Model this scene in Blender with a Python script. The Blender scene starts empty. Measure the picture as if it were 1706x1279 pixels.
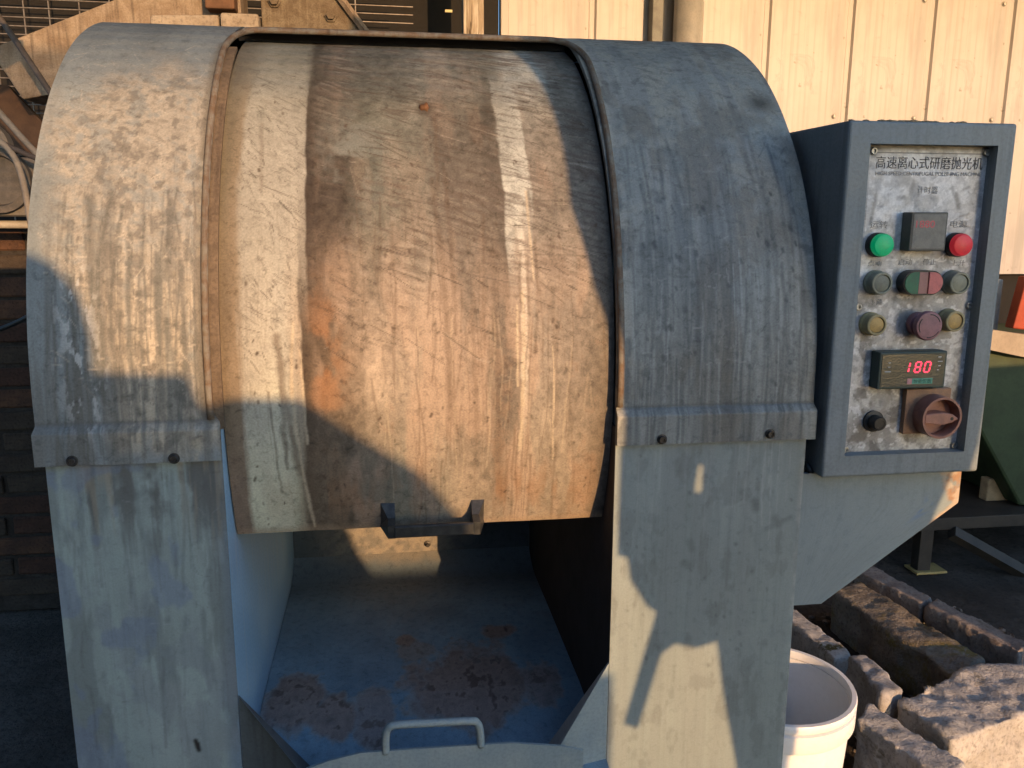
import bpy, bmesh, math, random
import numpy as np
from mathutils import Vector, Matrix
R = math.radians
random.seed(7); rng = np.random.default_rng(11)
sc = bpy.context.scene
col = sc.collection

# ------------------------------------------------------------------ camera
cam_d = bpy.data.cameras.new('camera'); cam = bpy.data.objects.new('camera', cam_d); col.objects.link(cam)
cam_d.sensor_width = 36; cam_d.lens = 36 * 1409.77 / 1706; cam_d.clip_start = .02; cam_d.clip_end = 200
yaw, pit, rol = .1474, .1975, .0039
Fv = Vector((math.sin(yaw) * math.cos(pit), math.cos(yaw) * math.cos(pit), -math.sin(pit)))
Rv = Vector((math.cos(yaw), -math.sin(yaw), 0)); Uv = Rv.cross(Fv)
R2 = Rv * math.cos(rol) + Uv * math.sin(rol); U2 = Uv * math.cos(rol) - Rv * math.sin(rol)
M = Matrix.Identity(4)
for i in range(3):
    M[i][0] = R2[i]; M[i][1] = U2[i]; M[i][2] = -Fv[i]
M.translation = Vector((-.069, -.9571, .2712)); cam.matrix_world = M
sc.camera = cam

# ------------------------------------------------------------------ light: low evening sun from the right front
SK, SH = .30, .17                       # drift to the left and drop per metre the light travels into the scene
sun_dir = Vector((-SK, 1, -SH)).normalized()
elev = math.asin(-sun_dir.z)
wd = bpy.data.worlds.new('World'); sc.world = wd; wd.use_nodes = True
wt = wd.node_tree; bg = wt.nodes['Background']
sky = wt.nodes.new('ShaderNodeTexSky'); sky.sky_type = 'NISHITA'; sky.sun_disc = False
sky.sun_elevation = elev; sky.sun_rotation = math.atan2(SK, -1); sky.air_density = 1.0; sky.dust_density = 1.2; sky.ozone_density = 4
wt.links.new(sky.outputs[0], bg.inputs[0]); bg.inputs[1].default_value = .15
sd = bpy.data.lights.new('sun', 'SUN'); sun = bpy.data.objects.new('sun', sd); col.objects.link(sun)
sd.energy = 2.1; sd.angle = R(.3); sd.color = (1, .58, .275)
sun.rotation_euler = sun_dir.to_track_quat('-Z', 'Y').to_euler(); sun.location = (1, -4, 3)
sc.view_settings.view_transform = 'Standard'; sc.view_settings.look = 'None'
sc.view_settings.gamma = 1; sc.view_settings.use_curve_mapping = False
sc.view_settings.exposure = 1.52
sc.cycles.use_denoising = True
sc.cycles.max_bounces = 6

# ------------------------------------------------------------------ numpy noise
def vnoise(x, y, seed=0):
    xi = np.floor(x).astype(np.int64); yi = np.floor(y).astype(np.int64)
    fx = x - xi; fy = y - yi; fx = fx * fx * (3 - 2 * fx); fy = fy * fy * (3 - 2 * fy)
    def h(a, b):
        n = (a * 374761393 + b * 668265263 + seed * 974634777) & 0x7fffffff
        n = ((n ^ (n >> 13)) * 1274126177) & 0x7fffffff
        n = n ^ (n >> 16)
        return (n & 0xffff) / 65535.
    return (h(xi, yi) * (1 - fx) + h(xi + 1, yi) * fx) * (1 - fy) + (h(xi, yi + 1) * (1 - fx) + h(xi + 1, yi + 1) * fx) * fy
def fbm(x, y, o=4, seed=0):
    s = 0; a = .5; t = 0
    for i in range(o):
        s = s + a * vnoise(x, y, seed + i * 17); t += a; a *= .55; x = x * 2.03 + 3.1; y = y * 2.03 + 1.7
    return s / t
def sstep(a, b, x):
    t = np.clip((x - a) / (b - a), 0, 1); return t * t * (3 - 2 * t)
def lerp(c, d, m):
    return c * (1 - m[..., None]) + np.asarray(d, float) * m[..., None]

# ------------------------------------------------------------------ mesh helpers
def surf_uv(me):
    uvl = me.uv_layers.new(name='surf')
    n = len(me.loops); vi = np.empty(n, np.int32); me.loops.foreach_get('vertex_index', vi)
    co = np.empty(len(me.vertices) * 3); me.vertices.foreach_get('co', co); co = co.reshape(-1, 3)
    nor = np.empty(len(me.polygons) * 3); me.polygons.foreach_get('normal', nor); nor = np.abs(nor.reshape(-1, 3))
    tot = np.empty(len(me.polygons), np.int32); me.polygons.foreach_get('loop_total', tot)
    ln = np.repeat(nor, tot, axis=0); ax = ln.argmax(1); p = co[vi]
    u = np.where(ax == 0, p[:, 1] + .37, p[:, 0]); v = np.where(ax == 2, p[:, 1], p[:, 2])
    uvl.data.foreach_set('uv', np.stack([u, v], 1).astype(np.float32).ravel())
def link(name, me, mat, parent=None, smooth=False):
    if mat: me.materials.append(mat)
    if smooth: me.polygons.foreach_set('use_smooth', [True] * len(me.polygons))
    o = bpy.data.objects.new(name, me); col.objects.link(o)
    if parent is not None: attach(o, parent)
    return o
def wloc(o):
    return o.location + (wloc(o.parent) if o.parent else Vector())
def attach(o, parent):
    o.parent = parent; o.matrix_parent_inverse = Matrix.Translation(parent['_w']).inverted() if '_w' in parent else Matrix.Identity(4)
def tag(o, label, cat, group=None, kind=None):
    if label: o['label'] = label
    if cat: o['category'] = cat
    if group: o['group'] = group
    if kind: o['kind'] = kind
    return o
def thing(name, loc, label, cat, group=None):
    o = bpy.data.objects.new(name, None); col.objects.link(o); o.location = loc; o.empty_display_size = .1
    o['_w'] = tuple(loc); return tag(o, label, cat, group)
def mesh(name, vs, fs):
    me = bpy.data.meshes.new(name); me.from_pydata([tuple(v) for v in vs], [], [tuple(f) for f in fs]); me.update(); return me
def from_bm(name, bm, mat, parent=None, smooth=False):
    bmesh.ops.recalc_face_normals(bm, faces=bm.faces)
    me = bpy.data.meshes.new(name); bm.to_mesh(me); bm.free(); surf_uv(me)
    return link(name, me, mat, parent, smooth)
def box_bm(bm, x0, x1, y0, y1, z0, z1, bev=0, seg=2):
    r = bmesh.ops.create_cube(bm, size=1)
    vs = r['verts']
    for v in vs: v.co = Vector(((x0 + x1) / 2 + v.co.x * (x1 - x0), (y0 + y1) / 2 + v.co.y * (y1 - y0), (z0 + z1) / 2 + v.co.z * (z1 - z0)))
    if bev:
        es = list({e for v in vs for e in v.link_edges})
        bmesh.ops.bevel(bm, geom=es, offset=bev, segments=seg, profile=.5, affect='EDGES')
def box(name, x0, x1, y0, y1, z0, z1, mat, parent=None, bev=0, seg=2):
    bm = bmesh.new(); box_bm(bm, x0, x1, y0, y1, z0, z1, bev, seg); return from_bm(name, bm, mat, parent)
def prism_bm(bm, pts, axis, a, b):
    """polygon pts in the two other axes, extruded along axis from a to b"""
    def mk(p, q):
        return {0: (q, p[0], p[1]), 1: (p[0], q, p[1]), 2: (p[0], p[1], q)}[axis]
    lo = [bm.verts.new(mk(p, a)) for p in pts]; hi = [bm.verts.new(mk(p, b)) for p in pts]
    n = len(pts); bm.faces.new(lo); bm.faces.new(hi[::-1])
    for i in range(n): bm.faces.new((lo[i], hi[i], hi[(i + 1) % n], lo[(i + 1) % n]))
def prism(name, pts, axis, a, b, mat, parent=None, bev=0):
    bm = bmesh.new(); prism_bm(bm, pts, axis, a, b)
    if bev: bmesh.ops.bevel(bm, geom=list(bm.edges), offset=bev, segments=2, profile=.5, affect='EDGES')
    return from_bm(name, bm, mat, parent)
def tube_bm(bm, pts, r, seg=10, cap=True):
    pts = [Vector(p) for p in pts]; n = len(pts); rings = []
    t0 = (pts[1] - pts[0]).normalized(); up = Vector((0, 0, 1)) if abs(t0.z) < .9 else Vector((1, 0, 0))
    nrm = (up - t0 * up.dot(t0)).normalized()
    for i in range(n):
        t = ((pts[min(i + 1, n - 1)] - pts[max(i - 1, 0)])).normalized()
        nrm = (nrm - t * nrm.dot(t)).normalized(); bi = t.cross(nrm)
        rr = r[i] if isinstance(r, (list, tuple)) else r
        rings.append([bm.verts.new(pts[i] + (nrm * math.cos(a) + bi * math.sin(a)) * rr) for a in [2 * math.pi * k / seg for k in range(seg)]])
    for i in range(n - 1):
        for k in range(seg): bm.faces.new((rings[i][k], rings[i][(k + 1) % seg], rings[i + 1][(k + 1) % seg], rings[i + 1][k]))
    if cap: bm.faces.new(rings[0][::-1]); bm.faces.new(rings[-1])
def tube(name, pts, r, mat, parent=None, seg=10):
    bm = bmesh.new(); tube_bm(bm, pts, r, seg); o = from_bm(name, bm, mat, parent, True); return o
def smooth_path(pts, n=6):
    pts = [Vector(p) for p in pts]; out = []
    for i in range(len(pts) - 1):
        p0 = pts[max(i - 1, 0)]; p1 = pts[i]; p2 = pts[i + 1]; p3 = pts[min(i + 2, len(pts) - 1)]
        for k in range(n):
            t = k / n; out.append(.5 * ((2 * p1) + (p2 - p0) * t + (2 * p0 - 5 * p1 + 4 * p2 - p3) * t * t + (3 * p1 - p0 - 3 * p2 + p3) * t ** 3))
    out.append(pts[-1]); return out
def lathe(name, prof, cx, cz, y0, mat, parent=None, seg=32, sx=1.0, flat=False):
    """profile (radius, distance towards the viewer from y0), axis along -Y"""
    bm = bmesh.new(); rings = []
    for r, d in prof:
        if r < 1e-6: rings.append([bm.verts.new((cx, y0 - d, cz))])
        else: rings.append([bm.verts.new((cx + r * math.cos(a) * sx, y0 - d, cz + r * math.sin(a))) for a in [2 * math.pi * k / seg for k in range(seg)]])
    for a, b in zip(rings, rings[1:]):
        for k in range(seg):
            k2 = (k + 1) % seg
            if len(a) == 1 and len(b) == 1: continue
            if len(a) == 1: bm.faces.new((a[0], b[k2], b[k]))
            elif len(b) == 1: bm.faces.new((a[k], a[k2], b[0]))
            else: bm.faces.new((a[k], a[k2], b[k2], b[k]))
    o = from_bm(name, bm, mat, parent, not flat)
    o.data.set_sharp_from_angle(angle=R(35))
    return o
def rough_bm(bm, amp, freq, seed=0, cuts=4):
    bmesh.ops.subdivide_edges(bm, edges=list(bm.edges), cuts=cuts, use_grid_fill=True)
    from mathutils import noise
    for v in bm.verts:
        p = v.co * freq + Vector((seed * 7.3, seed * 3.1, seed))
        v.co += noise.noise_vector(p) * amp + noise.noise_vector(p * 3.1) * amp * .4

def grid_surface(name, fn, u0, u1, v0, v1, nu, nv, albedo, mat, parent, skirt=.004, bump=0, seed=0):
    """dense sheet fn(U,V)->xyz with per-vertex paint colour albedo(U,V)->rgb and folded edges"""
    u = np.linspace(u0, u1, nu); v = np.linspace(v0, v1, nv); U, V = np.meshgrid(u, v)
    e = 1e-3
    P = np.stack(fn(U, V), -1)
    nx = np.cross(np.stack(fn(U + e, V), -1) - P, np.stack(fn(U, V + e), -1) - P)
    nx /= np.linalg.norm(nx, axis=-1, keepdims=True)
    if bump: P = P + nx * ((fbm(U * 9, V * 9, 3, seed) - .5) * 2 * bump)[..., None]
    C = np.clip(albedo(U, V), .004, .9)
    idx = np.arange(nu * nv).reshape(nv, nu)
    F = np.stack([idx[:-1, :-1], idx[:-1, 1:], idx[1:, 1:], idx[1:, :-1]], -1).reshape(-1, 4)
    co = P.reshape(-1, 3); cc = C.reshape(-1, 3); uu = np.stack([U, V], -1).reshape(-1, 2)
    b = np.concatenate([idx[0, :], idx[1:, -1], idx[-1, -2::-1], idx[-2:0:-1, 0]])
    nb = len(b); base = len(co); nf = nx.reshape(-1, 3)[b]
    co = np.concatenate([co, co[b], co[b] - nf * skirt]); cc = np.concatenate([cc, cc[b] * .8, cc[b] * .7]); uu = np.concatenate([uu, uu[b], uu[b] + .003])
    r0 = base + np.arange(nb); r1 = base + nb + np.arange(nb)
    F = np.concatenate([F, np.stack([np.roll(r0, -1), r0, r1, np.roll(r1, -1)], -1)])
    me = bpy.data.meshes.new(name)
    me.vertices.add(len(co)); me.vertices.foreach_set('co', co.astype(np.float32).ravel())
    me.loops.add(F.size); me.loops.foreach_set('vertex_index', F.astype(np.int32).ravel())
    me.polygons.add(len(F)); me.polygons.foreach_set('loop_start', np.arange(0, F.size, 4, dtype=np.int32))
    sm = np.ones(len(F), bool); me.polygons.foreach_set('use_smooth', sm)
    me.update(calc_edges=True)
    at = me.color_attributes.new('albedo', 'FLOAT_COLOR', 'POINT')
    at.data.foreach_set('color', np.concatenate([cc, np.ones((len(cc), 1))], 1).astype(np.float32).ravel())
    uvl = me.uv_layers.new(name='surf'); uvl.data.foreach_set('uv', uu[F.ravel()].astype(np.float32).ravel())
    return link(name, me, mat, parent)

def draw_segs(U, V, segs):
    """coverage mask of short strokes (u0,v0,u1,v1,width,alpha)"""
    m = np.zeros_like(U); u = U[0]; v = V[:, 0]
    for (a, b, c, d, w, al) in segs:
        i0, i1 = np.searchsorted(u, [min(a, c) - w * 2, max(a, c) + w * 2]); j0, j1 = np.searchsorted(v, [min(b, d) - w * 2, max(b, d) + w * 2])
        if i1 <= i0 or j1 <= j0: continue
        x = U[j0:j1, i0:i1]; y = V[j0:j1, i0:i1]
        dx, dy = c - a, d - b; L = dx * dx + dy * dy + 1e-12
        t = np.clip(((x - a) * dx + (y - b) * dy) / L, 0, 1)
        dist = np.hypot(x - a - t * dx, y - b - t * dy)
        k = np.clip(1.35 - dist / (w * .5), 0, 1) * al
        m[j0:j1, i0:i1] = np.maximum(m[j0:j1, i0:i1], k)
    return m
def drip(u, v, length, w, al, wander=.006, path=None):
    segs = []; n = max(4, int(length / .018))
    x = u; y = v; st = length / n; dr = 0
    for i in range(n):
        dr = dr * .6 + random.uniform(-1, 1) * wander * .5
        x2 = x + dr; y2 = y - st; f = 1 - .35 * i / n
        segs.append((x, y, x2, y2, w * f * random.uniform(.75, 1.25), al * random.uniform(.75, 1))); x, y = x2, y2
    return segs
def pathdrip(pts, w, al, wob=.002):
    segs = []
    P = smooth_path([(a, b, 0) for a, b in pts], 8)
    Q = [(p.x + random.uniform(-wob, wob), p.y) for p in P]
    for a, b in zip(Q, Q[1:]): segs.append((a[0], a[1], b[0], b[1], w * random.uniform(.7, 1.3), al * random.uniform(.7, 1)))
    return segs
def scratches(n, ub, vb, ang, lmin, lmax, w, al):
    out = []
    for _ in range(n):
        u = random.uniform(*ub); v = random.uniform(*vb); a = R(random.gauss(*ang)); L = random.uniform(lmin, lmax) * random.random() ** .7
        out.append((u, v, u + math.cos(a) * L, v + math.sin(a) * L, w * random.uniform(.6, 1.4), al * random.uniform(.3, 1)))
    return out

# ------------------------------------------------------------------ node materials
class NT:
    def __init__(s, name):
        s.m = bpy.data.materials.new(name); s.m.use_nodes = True; s.t = s.m.node_tree; s.b = s.t.nodes['Principled BSDF']
    def n(s, kind, **kw):
        x = s.t.nodes.new(kind)
        for k, v in kw.items(): setattr(x, k, v)
        return x
    def l(s, a, b): s.t.links.new(a, b)
    def setv(s, sock, v):
        if hasattr(v, 'is_linked') or hasattr(v, 'links'): s.l(v, sock)
        elif isinstance(v, (tuple, list)) and len(v) == 3 and sock.type == 'RGBA': sock.default_value = (*v, 1)
        else: sock.default_value = v
    def uv(s, scale=(1, 1, 1), rot=0, attr='surf'):
        u = s.n('ShaderNodeUVMap', uv_map=attr); mp = s.n('ShaderNodeMapping'); s.l(u.outputs[0], mp.inputs[0])
        mp.inputs['Rotation'].default_value = (0, 0, rot); mp.inputs['Scale'].default_value = scale; return mp.outputs[0]
    def obj(s, scale=(1, 1, 1)):
        u = s.n('ShaderNodeTexCoord'); mp = s.n('ShaderNodeMapping'); s.l(u.outputs['Object'], mp.inputs[0]); mp.inputs['Scale'].default_value = scale; return mp.outputs[0]
    def noise(s, vec, scale, detail=4, rough=.55, dist=0):
        x = s.n('ShaderNodeTexNoise'); s.l(vec, x.inputs['Vector']); x.inputs['Scale'].default_value = scale; x.inputs['Detail'].default_value = detail
        x.inputs['Roughness'].default_value = rough; x.inputs['Distortion'].default_value = dist; return x.outputs['Fac']
    def ramp(s, f, a, b, lo=0., hi=1.):
        x = s.n('ShaderNodeMapRange', interpolation_type='SMOOTHSTEP'); s.l(f, x.inputs[0]); x.inputs[1].default_value = a; x.inputs[2].default_value = b
        x.inputs[3].default_value = lo; x.inputs[4].default_value = hi; return x.outputs[0]
    def mix(s, f, a, b, blend='MIX'):
        x = s.n('ShaderNodeMix', data_type='RGBA', blend_type=blend); s.setv(x.inputs[0], f); s.setv(x.inputs[6], a); s.setv(x.inputs[7], b); return x.outputs[2]
    def mul(s, a, b):
        x = s.n('ShaderNodeMath', operation='MULTIPLY'); s.setv(x.inputs[0], a); s.setv(x.inputs[1], b); return x.outputs[0]
    def bump(s, h, dist, strength=1):
        x = s.n('ShaderNodeBump'); s.l(h, x.inputs['Height']); x.inputs['Distance'].default_value = dist; x.inputs['Strength'].default_value = strength; s.l(x.outputs[0], s.b.inputs['Normal'])
    def out(s, colr, rough, metal=0., spec=.4):
        s.setv(s.b.inputs['Base Color'], colr); s.setv(s.b.inputs['Roughness'], rough); s.b.inputs['Metallic'].default_value = metal; s.b.inputs['Specular IOR Level'].default_value = spec
        return s.m
def painted(name, speck=.35, streak=.3, rough=(.42, .7), bump=.0006, spec=.35):
    """weathered sheet metal whose paint, deposit and rust colours are stored per vertex"""
    s = NT(name); a = s.n('ShaderNodeVertexColor', layer_name='albedo').outputs[0]
    f1 = s.noise(s.uv(), 420, 3, .6); f2 = s.noise(s.uv((60, 2.5, 1)), 3, 4, .6); f3 = s.noise(s.uv((1, 1, 1)), 90, 5, .65, .6)
    c = s.mix(s.ramp(f1, .3, .7, 0, speck), a, s.mix(1, a, (1.5, 1.5, 1.48), 'MULTIPLY'))
    c = s.mix(s.ramp(f2, .45, .75, 0, streak), c, s.mix(1, c, (.55, .53, .5), 'MULTIPLY'))
    c = s.mix(s.ramp(f3, .5, .72, 0, speck * 1.1), c, s.mix(1, c, (.5, .5, .5), 'MULTIPLY'))
    s.bump(s.mix(.55, s.mix(.5, f1, f3), s.mix(1, a, (2.2, 2.2, 2.2), 'MULTIPLY')), bump * .8)
    return s.out(c, s.ramp(f3, .3, .7, *rough), 0, spec)
def paint(name, a, b, dirt, streak=.6, rough=.55, scale=9, bump=.0005, spec=.35, metal=0., speck=.3):
    s = NT(name); n1 = s.noise(s.uv(), scale, 5, .6, .5); n2 = s.noise(s.uv((45, 2.2, 1)), 2.2, 5, .6); n3 = s.noise(s.uv(), 260, 3, .6)
    c = s.mix(s.ramp(n1, .35, .65), a, b); c = s.mix(s.ramp(n2, .48, .74, 0, streak), c, dirt)
    c = s.mix(s.ramp(n3, .35, .75, 0, speck), c, s.mix(1, c, (.45, .45, .45), 'MULTIPLY'))
    s.bump(s.mix(.5, n1, n3), bump); return s.out(c, s.ramp(n1, .3, .7, rough - .1, rough + .12), metal, spec)
def plain(name, a, b=None, rough=.6, scale=30, metal=0., spec=.35, bump=.0004, dirt=.5):
    s = NT(name); b = b or tuple(x * .6 for x in a); v = s.obj()
    n1 = s.noise(v, scale, 5, .6, .3); n2 = s.noise(v, scale * 9, 3, .6)
    c = s.mix(s.ramp(n1, .4, .7, 0, dirt + .3), a, b); c = s.mix(s.ramp(n2, .4, .75, 0, dirt * .6), c, tuple(x * .45 for x in a))
    s.bump(s.mix(.5, n1, n2), bump); return s.out(c, rough, metal, spec)
def masonry(name, a, b, moss=None, bump=.004, mossy=(.5, .62)):
    s = NT(name); v = s.obj(); n1 = s.noise(v, 14, 6, .65); n2 = s.noise(v, 120, 4, .65); n3 = s.noise(v, 6, 4, .6, 1)
    c = s.mix(s.ramp(n1, .35, .65), a, b); c = s.mix(s.ramp(n2, .45, .75, 0, .7), c, tuple(x * .4 for x in b))
    if moss: c = s.mix(s.mul(s.ramp(n3, *mossy), s.ramp(n2, .35, .5)), c, moss)
    s.bump(s.mix(.6, n1, n2), bump); return s.out(c, .9, 0, .15)

M_sheet = painted('weathered_sheet_steel', .5, .18)
M_door = painted('rusted_door_steel', .6, .05, (.5, .8), .0007, .25)
M_front = painted('blue_grey_paint', .22, .22, (.4, .62), .0004, .4)
M_tray = painted('tray_blue_paint', .45, .1, (.5, .85), .0012, .25)
M_plate = painted('etched_aluminium', .35, .15, (.35, .6), .0003, .5)
M_blue = paint('blue_inner_paint', (.25, .43, .60), (.33, .50, .64), (.40, .50, .56), .55)
M_grey = paint('blue_grey_body_paint', (.20, .25, .275), (.25, .29, .30), (.13, .15, .155), .5)
M_cab = paint('cabinet_paint', (.165, .205, .218), (.215, .25, .258), (.10, .125, .135), .5, .5, 12)
M_cabdark = plain('cabinet_recess_paint', (.05, .055, .055), rough=.7)
M_rod = paint('flaking_rod', (.15, .10, .06), (.20, .185, .15), (.07, .04, .025), .7, .7, 60, .002)
M_black = plain('black_plastic', (.018, .02, .02), (.035, .037, .035), .45)
M_blackm = plain('black_handle_steel', (.03, .033, .033), (.07, .07, .065), .4, 60, .2)
M_bolt = plain('blackened_bolt', (.05, .05, .048), (.1, .09, .08), .45, 120, .6)
M_gate = paint('gate_paint', (.24, .31, .33), (.30, .36, .36), (.2, .25, .27), .5, .5, 10)
M_lip = paint('ochre_lip', (.17, .125, .08), (.12, .09, .06), (.07, .05, .035), .8, .8, 50, .002, speck=.6)
M_dark = plain('unlit_black', (.012, .011, .01), (.016, .014, .012), .9)  # near-black colour stands in for unlit depth
M_shade = plain('dark_matte', (.05, .045, .04), (.03, .028, .026), .9, 5)  # low albedo shared by the added blockers, shroud and wall backing

# ------------------------------------------------------------------ the setting: ground
gs = NT('packed_dirt'); gv = gs.obj(); g1 = gs.noise(gv, 3, 6, .65); g2 = gs.noise(gv, 60, 5, .7)
gc = gs.mix(gs.ramp(g1, .35, .65), (.075, .062, .05), (.14, .12, .10)); gc = gs.mix(gs.ramp(g2, .45, .7, 0, .7), gc, (.045, .038, .032)); gs.bump(g2, .012); M_ground = gs.out(gc, .95, 0, .1)
GZ = -.86
bm = bmesh.new(); bmesh.ops.create_grid(bm, x_segments=60, y_segments=60, size=5)
from mathutils import noise as mnoise
for v in bm.verts: v.co = Vector((v.co.x, v.co.y + .5, GZ + mnoise.noise(v.co * 2.1) * .012 - .006))
tag(from_bm('ground', bm, M_ground, None, True), None, None, None, 'structure')

# ------------------------------------------------------------------ the polishing machine
YC, ZC, RH, RD = .4721, .0716, .472, .455
XL, XR = -.45, .45
root = thing('polishing_machine', (0, .45, GZ), 'weathered blue-grey centrifugal polishing machine with curved hood and rusty sliding door', 'machine')

def hood_profile(s):
    """sheet path from flange bottom upwards: s in metres -> y, z"""
    k = np.array([0, .036, .046, .0716]); yy = np.array([-.008, -.008, -.0005, 0.]); zz = np.array([0, .036, .044, .0716])
    a = (s - .0716) / RH
    y = np.where(s < .0716, np.interp(s, k, yy), YC - RH * np.cos(a)); z = np.where(s < .0716, np.interp(s, k, zz), ZC + RH * np.sin(a))
    return y, z
def hood_fn(U, V):
    y, z = hood_profile(V); fl = 1 - sstep(.034, .048, V)
    out = np.where(U < 0, -1, 1) * .002 * fl * (np.abs(U) > .445)
    hold = sstep(.042, .056, V) * (np.abs(U) < .3)                 # above the flange the sheet stops at the rim bar
    out = out - hold * .0075 * np.where(U < 0, 1, 0) * sstep(-.29, -.2565, U)
    return U + out, y + 0 * U, z + 0 * U
SV = lambda ang: .0716 + RH * np.radians(ang)          # angle on the hood -> sheet path length

STEEL = np.array([.20, .232, .235]); CREAM = np.array([.30, .285, .24])
def grain(U, V, ang, along, across, seed, o=4):
    a = math.radians(ang); return fbm((U * math.cos(a) + V * math.sin(a)) * along, (-U * math.sin(a) + V * math.cos(a)) * across, o, seed)
def left_hood_albedo(U, V):
    n = fbm(U * 14, V * 7, 5, 3); nf = fbm(U * 150, V * 130, 3, 5); st = fbm(U * 95, V * 5, 4, 8); n2 = fbm(U * 34, V * 30, 5, 14); dg = grain(U, V, -24, 55, 190, 16)
    c = np.broadcast_to(STEEL, U.shape + (3,)).copy(); c *= (.72 + .4 * n + .2 * (st - .5))[..., None]
    xe = -.445 + .075 * sstep(SV(24), SV(4), V)                    # the deposit starts further in lower down
    dep = sstep(-.015, .035, U - xe + (n - .5) * .07) * sstep(SV(58), SV(38), V + (n - .5) * .25) * sstep(SV(-9), SV(-5), V + (n2 - .5) * .03)
    m = np.clip(dep * (.35 + .95 * sstep(.38, .6, nf * .35 + n2 * .35 + dg * .3)), 0, 1)
    c = lerp(c, CREAM, m)
    c = lerp(c, (.42, .37, .28), dep * sstep(SV(26), SV(8), V) * sstep(.42, .58, fbm(U * 40, V * 10, 4, 19)) * .75)
    c = lerp(c, (.17, .16, .135), sstep(.55, .68, dg * .35 + nf * .35 + n2 * .3) * dep * .7)
    c = lerp(c, (.155, .165, .15), dep * sstep(.52, .64, st) * sstep(SV(32), SV(12), V) * .75)
    c = lerp(c, (.12, .115, .10), sstep(.56, .64, fbm(U * 95, V * 80, 4, 21)) * dep * .6)
    c = lerp(c, (.44, .41, .34), sstep(.6, .67, fbm(U * 80, V * 70, 4, 23)) * dep * .25)
    D = []
    for (p, w) in (([(-.389, 27), (-.384, 14), (-.380, 1)], .009), ([(-.366, 28), (-.377, 17), (-.374, 8), (-.378, 0)], .007), ([(-.354, 26), (-.364, 12), (-.362, 3)], .005),
                   ([(-.346, 22), (-.346, 8), (-.344, -2)], .007), ([(-.316, 19), (-.315, 8), (-.318, -2)], .011), ([(-.292, 18), (-.29, 6), (-.295, -1)], .008), ([(-.335, 14), (-.333, 0)], .006), ([(-.405, 16), (-.40, 0)], .007), ([(-.304, 27), (-.306, 16)], .009)):
        D += pathdrip([(a, SV(b)) for a, b in p], w, 1, .0008)
    for _ in range(95): D += drip(random.uniform(-.43, -.272), SV(random.uniform(2, 30)), random.uniform(.04, .22), random.uniform(.0015, .0045), random.uniform(.35, .95), .004)
    c = lerp(c, (.105, .108, .095), draw_segs(U, V, D) * (.75 + .25 * n2))
    c = lerp(c, (.10, .097, .083), draw_segs(U, V, scratches(650, (-.44, -.27), (SV(0), SV(50)), (-38, 24), .005, .024, .0011, .8)) * .75)
    c = lerp(c, (.5, .46, .38), draw_segs(U, V, scratches(260, (-.44, -.27), (SV(0), SV(62)), (-22, 35), .004, .03, .0013, .8)) * .6)
    c = lerp(c, (.11, .105, .09), sstep(.5, .68, fbm(U * 60, V * 3, 5, 27)) * sstep(SV(45), SV(15), V) * .5)
    fl = sstep(.57, .63, fbm(U * 140, V * 60, 4, 31)) * np.exp(-((U + .402 - .35 * (SV(14) - V) * .15) / .02) ** 2) * sstep(SV(20), SV(14), V) * sstep(SV(-8), SV(0), V)
    c = lerp(c, (.42, .44, .43), fl * .85)
    g = sstep(-.280, -.262, U); c = lerp(c, (.12, .115, .10), g * sstep(.38, .55, n2) * .8)
    c = lerp(c, (.10, .105, .105), np.exp(-((V - .047) / .0025) ** 2) * .7)
    c = lerp(c, (.34, .31, .23), sstep(-.31, -.262, U) * sstep(.05, .04, V) * sstep(.42, .52, n2))
    return c
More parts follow.
